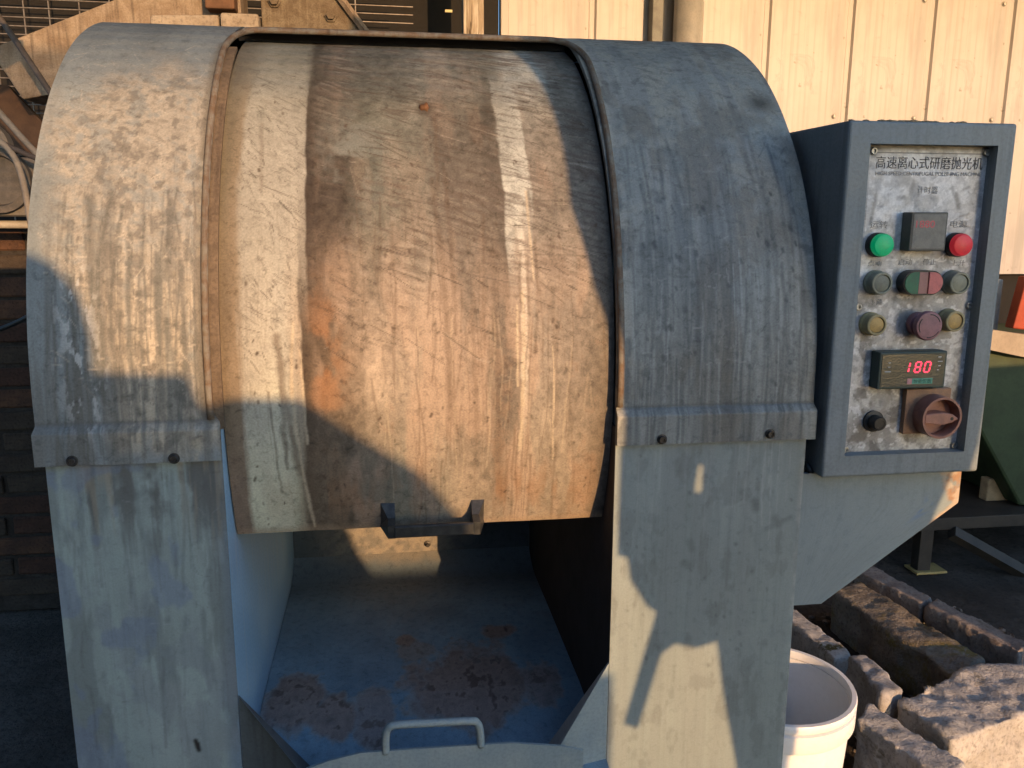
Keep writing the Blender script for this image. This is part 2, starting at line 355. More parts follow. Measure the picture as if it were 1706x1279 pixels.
def right_hood_albedo(U, V):
    n = fbm(U * 11, V * 9, 5, 43); nf = fbm(U * 150, V * 130, 3, 45); st = fbm(U * 75, V * 4, 4, 48); n2 = fbm(U * 34, V * 26, 5, 54); dg = grain(U, V, 24, 40, 170, 56); dg2 = grain(U, V, -30, 45, 180, 58)
    c = np.broadcast_to(np.array([.235, .255, .24]), U.shape + (3,)).copy() * (.66 + .55 * n)[..., None]
    top = sstep(SV(8), SV(34), V + (n - .5) * .22)
    c = lerp(c, (.30, .295, .25), top * sstep(.38, .6, n2 * .55 + nf * .3 + dg * .15) * .8)
    c = lerp(c, (.29, .31, .30), sstep(.5, .64, n2 * .35 + st * .65) * sstep(SV(0), SV(10), V) * .6)
    c = lerp(c, (.10, .11, .107), sstep(.5, .66, st) * (.7 - .4 * top))
    c = lerp(c, (.13, .115, .09), sstep(.52, .66, fbm(U * 24, V * 12, 5, 61)) * .45)
    c = lerp(c, (.12, .13, .125), sstep(.56, .68, dg2 * .4 + nf * .3 + n2 * .3) * .6)
    D = []
    for _ in range(100): D += drip(random.uniform(.21, .44), SV(random.uniform(2, 40)), random.uniform(.06, .26), random.uniform(.003, .008), random.uniform(.3, .85), .003)
    c = lerp(c, (.075, .084, .085), draw_segs(U, V, D) * (.45 + .55 * n2))
    L = []
    for _ in range(24): L += drip(random.uniform(.21, .44), SV(random.uniform(0, 20)), random.uniform(.04, .12), random.uniform(.0015, .004), random.uniform(.3, .7), .002)
    c = lerp(c, (.34, .37, .36), draw_segs(U, V, L) * .7)
    c = lerp(c, (.075, .08, .08), draw_segs(U, V, scratches(300, (.2, .45), (SV(2), SV(66)), (15, 55), .005, .03, .0012, .8)) * .7)
    c = lerp(c, (.40, .41, .38), draw_segs(U, V, scratches(200, (.2, .45), (SV(2), SV(66)), (5, 40), .005, .04, .0012, .6)) * .5)
    sp = [(random.uniform(.21, .44), SV(random.uniform(-3, 30)),) for _ in range(90)]
    c = lerp(c, (.06, .068, .07), draw_segs(U, V, [(a, b, a + .001, b - random.uniform(0, .006), random.uniform(.002, .007), random.uniform(.3, .8)) for a, b in sp]))
    c = lerp(c, (.05, .048, .04), np.exp(-(((U - .425) / .02) ** 2 + ((V - SV(47)) / .02) ** 2)) * .8)   # greasy thumb mark near the rim
    c = lerp(c, (.30, .30, .26), sstep(.224, .208, U) * sstep(.42, .52, n2) * .8)
    c = lerp(c, (.07, .08, .083), np.exp(-((V - .047) / .0025) ** 2) * .7)
    return c
NVH = 470
lh = grid_surface('side_hood', hood_fn, XL, -.2565, 0, SV(100), 145, NVH, left_hood_albedo, M_sheet, root, .006, .0012, 1)
rh = grid_surface('side_hood', hood_fn, .1992, XR, 0, SV(100), 180, NVH, right_hood_albedo, M_sheet, root, .006, .0012, 2)
lh['label'] = 'left curved hood with cream mineral deposit and drips'; rh['label'] = 'right curved hood in scuffed grey paint'
def arc_sheet(name, x0, x1, a0, a1, rr, mat, parent, thick=.003, n=40):
    bm = bmesh.new(); pts = [(YC - q * math.cos(R(a)), ZC + q * math.sin(R(a))) for q, rev in ((rr, 0), (rr - thick, 1)) for a in (np.linspace(a0, a1, n) if not rev else np.linspace(a1, a0, n))]
    lo = [bm.verts.new((x0, *p)) for p in pts]; hi = [bm.verts.new((x1, *p)) for p in pts]; m = len(pts)
    for i in range(m): bm.faces.new((lo[i], lo[(i + 1) % m], hi[(i + 1) % m], hi[i]))
    for i in range(n - 1):
        for q in (lo, hi): bm.faces.new((q[i], q[i + 1], q[m - 2 - i], q[m - 1 - i]))
    return from_bm(name, bm, mat, parent)
arc_sheet('rear_hood', -.449, .449, 101, 180, RH - .001, M_grey, root)
arc_sheet('rear_hood', -.258, .1992, 71.5, 100.9, RH, M_grey, root)
arc_sheet('hood_lip', -.2650, -.2525, -4.6, 61, .4705, M_lip, root, .004)
for x in (-.4485, .4445):
    pts = [(YC - (RH - .007) * math.cos(R(a)), ZC + (RH - .007) * math.sin(R(a))) for a in np.linspace(0, 180, 36)]
    prism('side_plate', [(.008, .004)] + pts + [(.935, .004)], 0, x, x + .004, M_grey, root)
# round bar welded round the door opening
pth = [(-.266, a) for a in np.linspace(-1.5, 57, 34)]
for t in np.linspace(0, 1, 12)[1:]:
    pth.append((-.266 + .036 * (1 - math.cos(t * math.pi / 2)), 57 + 12.3 * math.sin(t * math.pi / 2)))
pth += [(x, 69.4) for x in np.linspace(-.22, .155, 16)]
for t in np.linspace(0, 1, 12)[1:]:
    pth.append((.165 + .043 * math.sin(t * math.pi / 2), 69.4 - 12.3 * (1 - math.cos(t * math.pi / 2))))
pth += [(.208 - .005 * min(1, (57 - a) / 40), a) for a in np.linspace(56, -1.5, 34)]
rod = [Vector((x, YC - .4755 * math.cos(R(a)), ZC + .4755 * math.sin(R(a)))) for x, a in pth]
rod = [Vector((-.2655, -.0035, .047))] + rod[1:-1] + [Vector((.2025, -.0035, .047))]
tube('rim_bar', rod, .0041, M_rod, root, 10)

arc_sheet('gap_blocker', -.2645, .2, 73.2, 75.5, .4695, plain('gap_blocker_black', (.01, .01, .01), rough=.9), root, .0135, 4)  # unseen strip added to stop sun leaking through the door gap
# sliding door
SA = lambda ang: RD * np.radians(ang)
def door_fn(U, V):
    a = V / RD; return U, YC - RD * np.cos(a) + 0 * U, ZC + RD * np.sin(a) + 0 * U
rows = [
 (64, [(-.25, (.2, .17, .13)), (-.22, (.26, .24, .19)), (-.165, (.25, .23, .18)), (-.155, (.13, .11, .085)), (-.11, (.18, .165, .135)), (0, (.22, .205, .17)), (.085, (.21, .195, .155)), (.102, (.33, .32, .28)), (.14, (.32, .31, .27)), (.158, (.2, .19, .16)), (.2, (.16, .155, .14))]),
 (32, [(-.25, (.22, .165, .10)), (-.237, (.27, .2, .13)), (-.23, (.34, .30, .245)), (-.17, (.36, .32, .265)), (-.1605, (.34, .30, .25)), (-.1575, (.10, .07, .05)), (-.115, (.125, .095, .07)), (-.09, (.165, .158, .125)), (-.02, (.215, .19, .152)), (0, (.18, .145, .115)), (.073, (.165, .13, .10)), (.076, (.40, .38, .335)), (.1055, (.41, .385, .34)), (.1085, (.25, .205, .165)), (.16, (.23, .185, .145)), (.2, (.18, .16, .14))]),
 (6, [(-.25, (.23, .155, .09)), (-.24, (.27, .19, .12)), (-.232, (.36, .31, .25)), (-.186, (.39, .345, .285)), (-.172, (.36, .28, .21)), (-.169, (.12, .078, .05)), (-.135, (.21, .135, .085)), (-.09, (.36, .265, .195)), (-.02, (.34, .26, .20)), (.02, (.27, .205, .16)), (.086, (.24, .18, .14)), (.088, (.46, .41, .34)), (.0935, (.45, .40, .33)), (.096, (.28, .222, .175)), (.15, (.27, .21, .165)), (.2, (.2, .155, .12))]),
 (-19, [(-.25, (.28, .18, .12)), (-.238, (.27, .18, .12)), (-.23, (.50, .46, .33)), (-.19, (.52, .48, .35)), (-.178, (.38, .32, .22)), (-.167, (.19, .13, .085)), (-.12, (.2, .155, .11)), (-.05, (.215, .195, .155)), (.02, (.31, .235, .175)), (.1, (.32, .25, .185)), (.17, (.29, .22, .16)), (.2, (.17, .125, .095))])]
def door_albedo(U, V):
    n = fbm(U * 10, V * 3, 5, 63); nf = fbm(U * 150, V * 120, 3, 65); st = fbm(U * 70, V * 22, 5, 68); st2 = fbm(U * 26, V * 3.5, 5, 69); n2 = fbm(U * 34, V * 22, 5, 74); n3 = fbm(U * 30, V * 7, 5, 77)
    dg = grain(U, V, -30, 34, 200, 81); dg2 = grain(U, V, -16, 26, 230, 83)
    Uw = U + (n - .5) * .010 + (fbm(U * 60, V * 9, 3, 79) - .5) * .008 + (fbm(U * 160, V * 60, 3, 80) - .5) * .004
    A = V / RD * 180 / math.pi + (n3 - .5) * 14
    lay = []
    for ang, stops in rows:
        xs = [s[0] for s in stops]; lay.append(np.stack([np.interp(Uw, xs, [s[1][k] for s in stops]) for k in range(3)], -1))
    angs = [r[0] for r in rows]
    c = lay[0]
    for i in range(1, 4): c = lerp(c, lay[i], sstep(angs[i - 1], angs[i], A))
    up = sstep(2, 24, A); mid = sstep(-.16, -.14, U)
    smooth = .35 + .65 * sstep(-.166, -.15, U) * (1 - .6 * np.exp(-((U - .091) / .014) ** 2))
    c = c * (1 + smooth * (-.02 + .22 * (st - .5) + .32 * (st2 - .45) + .5 * (nf - .5) + .3 * (n2 - .5) + .45 * (fbm(U * 18, V * 9, 4, 71) - .5)))[..., None]
    lum = c.mean(-1, keepdims=True); c = (c * .9 + .1 * lum) * np.array([.82, .905, .92]) * np.clip((lum / .31) ** .46, .4, 1.12)
    # brushed-looking abrasion in the upper half, rust bloom lower down
    c = lerp(c, (.30, .275, .23), sstep(.57, .68, dg * .5 + n2 * .5) * mid * up * .3)
    c = lerp(c, (.085, .07, .056), sstep(.5, .64, dg2 * .6 + n2 * .4) * (.12 + .68 * mid) * up * .85)
    c = lerp(c, (.16, .11, .075), sstep(.54, .70, n3 * .6 + nf * .4) * mid * (1 - up) * .5)
    c = lerp(c, (.34, .26, .195), sstep(.5, .68, fbm(U * 32, V * 8, 5, 86)) * mid * (1 - up * .7) * .55)
    c = lerp(c, (.15, .165, .15), np.exp(-(((U + .105) / .035) ** 2 + ((V - SA(36)) / .07) ** 2)) * sstep(.4, .6, n2) * .85)
    c = lerp(c, (.24, .125, .06), np.exp(-(((U + .14) / .022) ** 2 + ((V - SA(4)) / .08) ** 2)) * sstep(.38, .6, n2) * .8)
    c = lerp(c, (.21, .125, .07), np.exp(-(((U - .0) / .2) ** 2 + ((V - SA(-17)) / .035) ** 2)) * sstep(.48, .6, n3) * .7)
    c = lerp(c, (.12, .12, .10), np.exp(-(((U + .06) / .08) ** 2 + ((V - SA(-18)) / .05) ** 2)) * sstep(.42, .6, n2) * .7)
    D = []
    for p, w, al in (([(-.012, 32), (-.005, 20), (0, 7), (.002, -5)], .008, .8), ([(.003, 34), (.008, 18), (.01, 8)], .006, .7), ([(-.004, 44), (-.006, 30)], .006, .7), ([(-.194, 8), (-.185, -4), (-.175, -13)], .008, .9), ([(-.19, 4), (-.19, -12)], .006, .9), ([(-.206, 0), (-.20, -12), (-.198, -16)], .003, .8),
                     ([(.102, 30), (.107, 18), (.105, 5)], .004, .7), ([(.055, 20), (.058, 2), (.06, -12)], .009, .6), ([(.03, 12), (.034, -8)], .007, .5), ([(-.212, 42), (-.209, 30)], .005, .5), ([(.125, 14), (.13, -6)], .008, .5)):
        D += pathdrip([(a, SA(b)) for a, b in p], w, al, .001)
    for _ in range(110): D += drip(random.triangular(-.15, .19, .08), SA(random.uniform(-12, 30)), random.uniform(.04, .22), random.uniform(.0012, .0042), random.uniform(.2, .75), .004)
    for _ in range(26): D += drip(random.uniform(-.235, -.165), SA(random.uniform(-6, 30)), random.uniform(.03, .12), random.uniform(.001, .0025), random.uniform(.15, .45), .003)
    c = lerp(c, (.085, .06, .04), draw_segs(U, V, D) * (.4 + .6 * n2))
    P = []
    for p, w in (([(-.175, 10), (-.178, -3), (-.163, -23)], .004), ([(-.168, 6), (-.165, -8)], .003), ([(.09, 14), (.089, -3), (.086, -10)], .0045), ([(.125, 6), (.128, -12)], .002), ([(.10, 30), (.104, 16)], .003), ([(.083, 12), (.082, 0)], .003)):
        P += pathdrip([(a, SA(b)) for a, b in p], w, 1, .0008)
    for _ in range(36): P += drip(random.uniform(-.12, .18), SA(random.uniform(-10, 14)), random.uniform(.03, .14), random.uniform(.0012, .003), random.uniform(.1, .4), .004)
    c = lerp(c, (.40, .345, .25), draw_segs(U, V, P) * .85)
    S = scratches(520, (-.16, .2), (SA(6), SA(60)), (-28, 9), .010, .06, .0013, 1) + scratches(120, (-.24, -.16), (SA(8), SA(60)), (-30, 10), .008, .04, .0012, .8) + scratches(150, (-.235, -.16), (SA(4), SA(52)), (-58, 14), .005, .026, .0014, .9) + scratches(120, (-.1, .19), (SA(18), SA(52)), (-14, 8), .03, .12, .0018, .8)
    c = lerp(c, (.06, .048, .036), draw_segs(U, V, S) * .85)
    c = lerp(c, (.30, .275, .23), draw_segs(U, V, scratches(60, (-.15, .2), (SA(0), SA(62)), (-25, 22), .006, .05, .0013, .8)) * .55)
    B = [(random.uniform(-.235, .19), SA(random.uniform(-22, 55))) for _ in range(190)]
    c = lerp(c, (.065, .048, .035), draw_segs(U, V, [(a, b, a + random.uniform(-.002, .002), b - random.uniform(0, .004), random.uniform(.0015, .004), random.uniform(.3, .9)) for a, b in B]))
    c = lerp(c, (.05, .04, .03), np.exp(-(((U + .015) / .009) ** 2 + ((V - SA(46.6)) / .009) ** 2)))
    e = sstep(SA(-22), SA(-23.7), V); c = lerp(c, (.24, .18, .12), e * .6)
    return c
door = grid_surface('sliding_door', door_fn, -.256, .2, SA(-23.8), SA(86), 345, 620, door_albedo, M_door, root, .004, .0013, 5)
door['label'] = 'curved rust-streaked sliding door with pale vertical bands'
def on_door(a, r=RD): return YC - r * math.cos(R(a)), ZC + r * math.sin(R(a))
sy, sz = on_door(46.6, RD)
M_rust = plain('rust', (.16, .08, .04), (.06, .035, .02), .9, 90)
bm = bmesh.new(); bmesh.ops.create_icosphere(bm, subdivisions=2, radius=.0065)
for v in bm.verts: v.co = Vector((-.015, sy, sz)) + v.co * (1 + .3 * math.sin(v.co.x * 900))
from_bm('screw', bm, M_rust, door, True)
# black pull handle on the lower edge of the door: two raked legs and a bar
bm = bmesh.new()
def leg(bm, xo, xi):
    y0, z0 = on_door(-18.6); y1, z1 = on_door(-23.6)
    pts = [(y0 + .004, z0 + .002), (y1 + .004, z1), (.016, -.112), (.0145, -.0955), (.030, -.091)]
    lo = [bm.verts.new((xo if i in (0, 1) else (xo * .45 + xi * .55), *p)) for i, p in enumerate(pts)]; hi = [bm.verts.new((xi, *p)) for p in pts]
    n = len(pts); bm.faces.new(lo); bm.faces.new(hi[::-1])
    for i in range(n): bm.faces.new((lo[i], hi[i], hi[(i + 1) % n], lo[(i + 1) % n]))
leg(bm, -.0850, -.0655); leg(bm, .0475, .0285)
box_bm(bm, -.0668, .0298, .0135, .0205, -.111, -.0965, .0012, 1)
from_bm('pull_handle', bm, M_blackm, door)

# cabinets left and right below the hood
def left_front_albedo(U, V):
    n = fbm(U * 12, V * 6, 5, 83); nf = fbm(U * 60, V * 50, 4, 85); st = fbm(U * 80, V * 4, 4, 88)
    c = np.broadcast_to(np.array([.285, .36, .35]), U.shape + (3,)).copy() * (.82 + .36 * n)[..., None]
    c = lerp(c, (.13, .20, .29), sstep(-.285, -.262, U + (n - .5) * .03) * .75)
    c = c * (.95 + .2 * (fbm(U * 22, V * 16, 5, 91) - .5) + .25 * (st - .5))[..., None]
    c = lerp(c, (.13, .155, .155), sstep(.54, .66, fbm(U * 38, V * 9, 5, 93)) * .55)
    c = lerp(c, (.18, .215, .24), sstep(.5, .62, fbm(U * 26, V * 18, 5, 94)) * sstep(-.06, -.2, V) * .45)
    c = lerp(c, (.27, .315, .31), sstep(.5, .64, n) * .35)
    top = sstep(-.13, -.01, V + (st - .5) * .12) * sstep(-.43, -.40, U)
    c = lerp(c, (.10, .105, .10), top * sstep(.42, .62, st * .6 + nf * .4) * .9)
    c = lerp(c, (.27, .25, .19), top * sstep(.55, .68, fbm(U * 60, V * 5, 4, 95)) * .7)
    c = lerp(c, (.15, .20, .29), sstep(.58, .66, fbm(U * 25, V * 14, 4, 96)) * .5)
    D = []
    for _ in range(60): D += drip(random.uniform(-.425, -.265), random.uniform(-.02, .0) if random.random() < .6 else random.uniform(-.3, -.05), random.uniform(.03, .16), random.uniform(.0015, .006), random.uniform(.15, .6), .003)
    c = lerp(c, (.10, .115, .115), draw_segs(U, V, D) * (.4 + .6 * nf))
    c = lerp(c, (.015, .015, .015), draw_segs(U, V, [(-.309, -.349, -.307, -.359, .006, 1), (-.307, -.353, -.306, -.362, .006, 1)]))
    c = lerp(c, (.34, .38, .40), draw_segs(U, V, scratches(120, (-.44, -.26), (-.5, 0), (-60, 50), .004, .02, .0013, .5)) * .6)
    c = lerp(c, (.1, .11, .11), draw_segs(U, V, scratches(90, (-.44, -.26), (-.5, 0), (-70, 40), .004, .02, .0013, .6)) * .6)
    return c
def right_front_albedo(U, V):
    n = fbm(U * 10, V * 5, 5, 103); nf = fbm(U * 60, V * 50, 4, 105); st = fbm(U * 60, V * 2.2, 4, 108)
    c = np.broadcast_to(np.array([.235, .288, .286]), U.shape + (3,)).copy() * (.88 + .24 * n)[..., None]
    c = c * (.92 + .2 * (fbm(U * 20, V * 14, 5, 111) - .5) + .1 * (st - .5))[..., None]
    c = lerp(c, (.19, .222, .222), sstep(.48, .68, st) * .45)
    c = lerp(c, (.13, .15, .15), sstep(.58, .68, fbm(U * 60, V * 30, 5, 113)) * .4)
    D = []
    for _ in range(22): D += drip(random.uniform(.205, .43), -.005, random.uniform(.05, .17), random.uniform(.001, .003), random.uniform(.2, .55), .002)
    c = lerp(c, (.36, .40, .40), draw_segs(U, V, D) * .7)
    sp = [(random.uniform(.21, .435), random.uniform(-.3, -.01)) for _ in range(90)]
    sp = [(a, b, a + .001, b - random.uniform(0, .005), random.uniform(.0015, .006), random.uniform(.3, .8)) for a, b in sp]
    sp += [(.382, -.08, .384, -.09, .012, .8), (.293, -.158, .3, -.162, .012, .6), (.41, -.105, .415, -.112, .013, .7), (.4, -.118, .43, -.105, .008, .6), (.278, -.026, .28, -.036, .012, .5), (.30, -.13, .303, -.14, .01, .6)]
    c = lerp(c, (.10, .12, .125), draw_segs(U, V, sp) * (.5 + .5 * nf))
    D = []
    for _ in range(36): D += drip(random.uniform(.205, .44), random.uniform(-.18, .0), random.uniform(.03, .16), random.uniform(.0015, .005), random.uniform(.1, .45), .003)
    c = lerp(c, (.12, .14, .142), draw_segs(U, V, D) * (.4 + .6 * nf))
    c = lerp(c, (.33, .36, .35), sstep(.436, .444, U) * sstep(.35, .6, nf) * .6)
    return c
flat = lambda U, V: (U, 0 * U, V)
box('body_cabinet', -.4436, -.2574, .0035, .94, GZ, .066, M_blue, root, .003)
box('body_cabinet', .2035, .4443, .0035, .94, GZ, .066, M_grey, root, .003)
box('inner_shade_sheet', .1998, .2032, .004, .61, -.45, .02, plain('shade_black', (.035, .034, .034), (.02, .02, .02), .8, 20), root)  # dark sheet painting in the shade of the right inner wall
lf = grid_surface('front_panel', flat, -.4438, -.2574, GZ, .036, 120, 560, left_front_albedo, M_front, root, .0034, .0006, 6)
rf = grid_surface('front_panel', flat, .1998, .4445, GZ, .036, 150, 560, right_front_albedo, M_front, root, .0034, .0006, 7)
lf['label'] = 'left front panel with dark grime under the hood flange'; rf['label'] = 'right front panel in smooth blue-grey paint'
# bolts through the hood flange
for x, z, p in ((-.4125, .006, lh), (-.3065, .005, lh), (.2545, .007, rh), (.392, .009, rh)):
    b = lathe('bolt', [(.0062, 0), (.0062, .001), (.0048, .0012), (.0048, .005), (.0042, .0056), (.0026, .0056), (.0024, .0035), (0, .0035)], x, z, -.0085, M_bolt, p, 20)
# inside: tray floor, back wall
def tray_albedo(U, V):
    n = fbm(U * 14, V * 10, 5, 123); nf = fbm(U * 90, V * 60, 4, 125); w = fbm(U * 22, V * 14, 4, 127)
    c = np.broadcast_to(np.array([.19, .275, .335]), U.shape + (3,)).copy() * (.55 + .8 * n)[..., None]
    c = lerp(c, (.18, .24, .28), sstep(.6, .68, nf) * .6)
    m = np.zeros_like(U)
    for x, y, rx, ry, s in ((-.213, .166, .04, .062, 1), (-.156, .121, .03, .045, 1), (-.053, .319, .016, .022, 1), (.1, .328, .026, .02, 1), (.035, .165, .092, .10, 1), (-.099, .115, .026, .07, .8), (.138, .165, .03, .06, .8), (-.04, .28, .03, .03, .5)):
        d = np.sqrt(((U - x) / rx) ** 2 + ((V - y) / ry) ** 2) + (w - .5) * 1.1 + (nf - .5) * .7
        m = np.maximum(m, sstep(1.25, .7, d) * s)
    c = lerp(c, (.30, .32, .28), sstep(.02, .5, m) * sstep(.98, .5, m) * .5)
    rust = np.stack([.26 + .2 * (nf - .5), .195 + .14 * (nf - .5), .165 + .11 * (nf - .5)], -1)
    c = c * (1 - m[..., None]) + rust * m[..., None]
    c = lerp(c, (.09, .06, .05), m * sstep(.55, .68, nf) * .8)
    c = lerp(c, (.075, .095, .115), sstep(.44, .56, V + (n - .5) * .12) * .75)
    c = lerp(c, (.20, .185, .155), sstep(.572, .606, V + (n - .5) * .05) * np.exp(-((U + .07) / .13) ** 4) * .8)  # tan carries the painted sunlit patch of the back wall onto the tray
    return c
tray_fn = lambda U, V: (U, V, -.405 + .0 * U + np.where(V < .16, (V - .16) * .12, 0) + np.where(V > .53, ((V - .53) / .079) ** 2.2 * .030, 0))
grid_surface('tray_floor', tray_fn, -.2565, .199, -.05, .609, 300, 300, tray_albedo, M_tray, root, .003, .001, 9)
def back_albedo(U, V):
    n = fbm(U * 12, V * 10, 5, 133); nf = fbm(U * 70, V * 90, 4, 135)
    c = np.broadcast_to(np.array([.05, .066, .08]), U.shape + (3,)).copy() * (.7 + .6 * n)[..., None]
    lit_dust = np.exp(-((U + .07) / .13) ** 4) * sstep(-.403, -.375, V + (n - .5) * .03)  # sunlit zone painted dusty tan, unlit corners painted dark
    c = lerp(c, (.22, .20, .165), lit_dust * (.55 + .45 * sstep(.35, .6, nf))); return c
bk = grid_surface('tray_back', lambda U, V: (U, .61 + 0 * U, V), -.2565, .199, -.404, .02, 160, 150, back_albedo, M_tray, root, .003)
box('drum_shroud', -.2565, .199, .30, .9, .021, .36, M_shade, root); box('interior_baffle', -.2565, .199, .075, .606, -.10, -.095, M_shade, root)  # unseen plate under the shroud added to darken the back wall
for x, z in ((-.002, -.359), (.044, -.396)): lathe('bolt', [(.006, 0), (.006, .004), (.003, .005), (.003, .012), (0, .012)], x, z, .609, M_bolt, bk, 12)
# flared spout cheeks and the discharge gate
def cheek(name, a, b, label, mat):
    (xa, za), (xb, zb) = a, b; k = (xb - xa) / (zb - za); zl = -.56; xl2 = xb + k * (zl - zb) * .8; yl = -.047
    vs = [(xa, 0, za), (xb, -.05, zb), (xl2, yl, zl), (xa, 0, zl)]; bm = bmesh.new()
    f = bm.faces.new([bm.verts.new(v) for v in vs]); r = bmesh.ops.extrude_face_region(bm, geom=[f])
    for v in [g for g in r['geom'] if isinstance(g, bmesh.types.BMVert)]: v.co += Vector((0, .003, 0))
    o = from_bm(name, bm, mat, root); o['label'] = label; return o
cheek('spout_cheek', (-.2565, -.295), (-.186, -.363), 'left dark triangular spout cheek with bare bright edge', paint('shade_dark_cheek', (.07, .09, .10), (.11, .135, .145), (.05, .06, .065), .6))  # left cheek darkened in its paint to stand in for shade
cheek('spout_cheek', (.199, -.288), (.128, -.362), 'right pale triangular spout cheek', M_gate)
gate = prism('discharge_gate', [(-.176, -.363), (-.15, -.355), (-.113, -.348), (-.05, -.349), (.065, -.352), (.132, -.363), (.155, -.371), (.155, -.47), (-.176, -.47)], 1, -.054, -.0505, M_gate, root)
tube('grip', smooth_path([(-.0835, -.052, -.352), (-.083, -.053, -.33), (-.080, -.054, -.319), (-.071, -.055, -.3145), (-.03, -.055, -.3155), (.016, -.055, -.3172), (.0245, -.054, -.321), (.028, -.053, -.331), (.0295, -.052, -.354)], 5), .0047, M_gate, gate, 10)
# bracket carrying the control cabinet
def br_albedo(U, V):
    n = fbm(U * 12, V * 8, 5, 143); nf = fbm(U * 80, V * 70, 4, 145)
    c = np.broadcast_to(np.array([.20, .25, .262]), U.shape + (3,)).copy() * (.85 + .3 * n)[..., None]
    m = sstep(.0, .012, (U - .632) + (V + .06) * .42 + (nf - .5) * .012)
    c = lerp(c, (.28, .17, .10), m * sstep(.35, .55, nf)); c = lerp(c, (.42, .36, .28), m * sstep(.5, .6, fbm(U * 60, V * 60, 3, 147)) * .7)
    c = lerp(c, (.08, .17, .36), np.exp(-(((U - .625) / .008) ** 2 + ((V + .1) / .014) ** 2)) * sstep(.4, .6, nf)); return c
def br_fn(U, V):
    xr = np.where(V > -.096, .664, .483 + (V + .226) / .13 * .181); t = (U - .4446) / (.664 - .4446)
    return .4446 + t * (xr - .4446), 0 * U + .0012, V
grid_surface('bracket', br_fn, .4446, .664, -.226, -.0475, 130, 110, br_albedo, M_front, root, .05, .0004, 8)

# ------------------------------------------------------------------ control cabinet
CX0, CX1, CZ0, CZ1, CY = .4582, .6703, -.0474, .3785, -.02
cab = thing('control_cabinet', (.564, .07, CZ0), 'blue-grey control cabinet with push buttons and red digital readout on the bracket', 'control cabinet')
OX0, OX1, OZ0, OZ1 = .486, .648, -.020, .353
bm = bmesh.new(); box_bm(bm, CX0, CX1, CY, .17, CZ0, CZ1, .0035, 3)
bm.faces.ensure_lookup_table()
fr = min((f for f in bm.faces if f.normal.y < -.99), key=lambda f: f.calc_center_median().y)
r = bmesh.ops.inset_individual(bm, faces=[fr], thickness=.02)
iv = sorted(fr.verts, key=lambda v: (v.co.x, v.co.z))
for v in fr.verts: v.co = Vector((OX0 if v.co.x < .56 else OX1, CY, OZ0 if v.co.z < .16 else OZ1))
r = bmesh.ops.extrude_face_region(bm, geom=[fr])
nv = [g for g in r['geom'] if isinstance(g, bmesh.types.BMVert)]
for v in nv: v.co.y = -.0015
bmesh.ops.delete(bm, geom=[f for f in bm.faces if all(abs(w.co.y - CY) < 1e-6 and OX0 - 1e-5 <= w.co.x <= OX1 + 1e-5 and OZ0 - 1e-5 <= w.co.z <= OZ1 + 1e-5 for w in f.verts) and len(f.verts) == 4 and abs(f.calc_area() - (OX1 - OX0) * (OZ1 - OZ0)) < 1e-5], context='FACES')
shell = from_bm('cabinet_shell', bm, M_cab, cab)
PY = -.003
def plate_albedo(U, V):
    n = fbm(U * 22, V * 16, 5, 153); nf = fbm(U * 160, V * 150, 4, 155); sm = fbm(U * 60, V * 20, 4, 158)
    c = np.broadcast_to(np.array([.60, .60, .58]), U.shape + (3,)).copy() * (.8 + .4 * nf)[..., None]
    low = sstep(.26, .0, V)
    c = lerp(c, (.36, .37, .36), sstep(.42, .62, n) * (.35 + .5 * low))
    c = lerp(c, (.20, .19, .18), sstep(.54, .68, sm) * (.25 + .55 * low))
    c = lerp(c, (.42, .40, .34), low * .45)
    for x, z in ((.515, .235), (.613, .235), (.517, .19), (.57, .19), (.619, .19), (.515, .14), (.578, .14), (.617, .143), (.565, .085), (.6, .025), (.531, .018)):
        c = lerp(c, (.14, .13, .12), np.exp(-(((U - x + .006) / .024) ** 2 + ((V - z + .004) / .02) ** 2)) * sstep(.25, .5, n) * 1.0)
    c = lerp(c, (.24, .235, .22), sstep(.48, .6, fbm(U * 150, V * 140, 4, 163)) * (.25 + .45 * low))
    c = lerp(c, (.72, .72, .70), sstep(.58, .66, fbm(U * 120, V * 160, 4, 165)) * .55)
    c = lerp(c, (.12, .115, .105), sstep(.55, .66, fbm(U * 45, V * 38, 5, 161)) * (.35 + .5 * low))
    G = [(.612, .297, .617, .282, .007, .9), (.606, .305, .609, .299, .005, .6), (.622, .303, .628, .306, .004, .6), (.62, .271, .632, .274, .003, .7), (.512, .32, .509, .302, .010, .5), (.509, .302, .504, .262, .005, .65), (.556, .312, .553, .300, .006, .5), (.545, .293, .537, .292, .006, .5), (.64, .31, .645, .285, .008, .55), (.62, .262, .635, .258, .003, .5)]
    G += [(a, b, a + random.uniform(-.004, .004), b + random.uniform(-.003, .003), random.uniform(.001, .004), random.uniform(.2, .7)) for a, b in [(random.uniform(.49, .65), random.uniform(-.02, .33)) for _ in range(160)]]
    c = lerp(c, (.10, .097, .09), draw_segs(U, V, G) * (.45 + .55 * nf))
    c = lerp(c, (.75, .75, .72), draw_segs(U, V, scratches(120, (.49, .65), (-.02, .35), (0, 50), .002, .012, .001, .8)) * .6)
    c = lerp(c, (.10, .09, .07), np.exp(-((V - .351 - .004 * (sm - .5)) / .003) ** 2) * .9)
    for x, z in ((.5, .346), (.651, .346), (.497, .163), (.648, .163), (.496, -.019), (.648, -.019)):
        c = lerp(c, (.05, .05, .045), np.exp(-(((U - x) / .008) ** 2 + ((V - z) / .008) ** 2)) * .8)
    c = lerp(c, (.08, .08, .08), draw_segs(U, V, [(.502, .3445, .646, .3445, .0011, .9), (.4975, .335, .4945, .0, .0008, .7), (.6525, .33, .651, .0, .0008, .7)]))
    return c
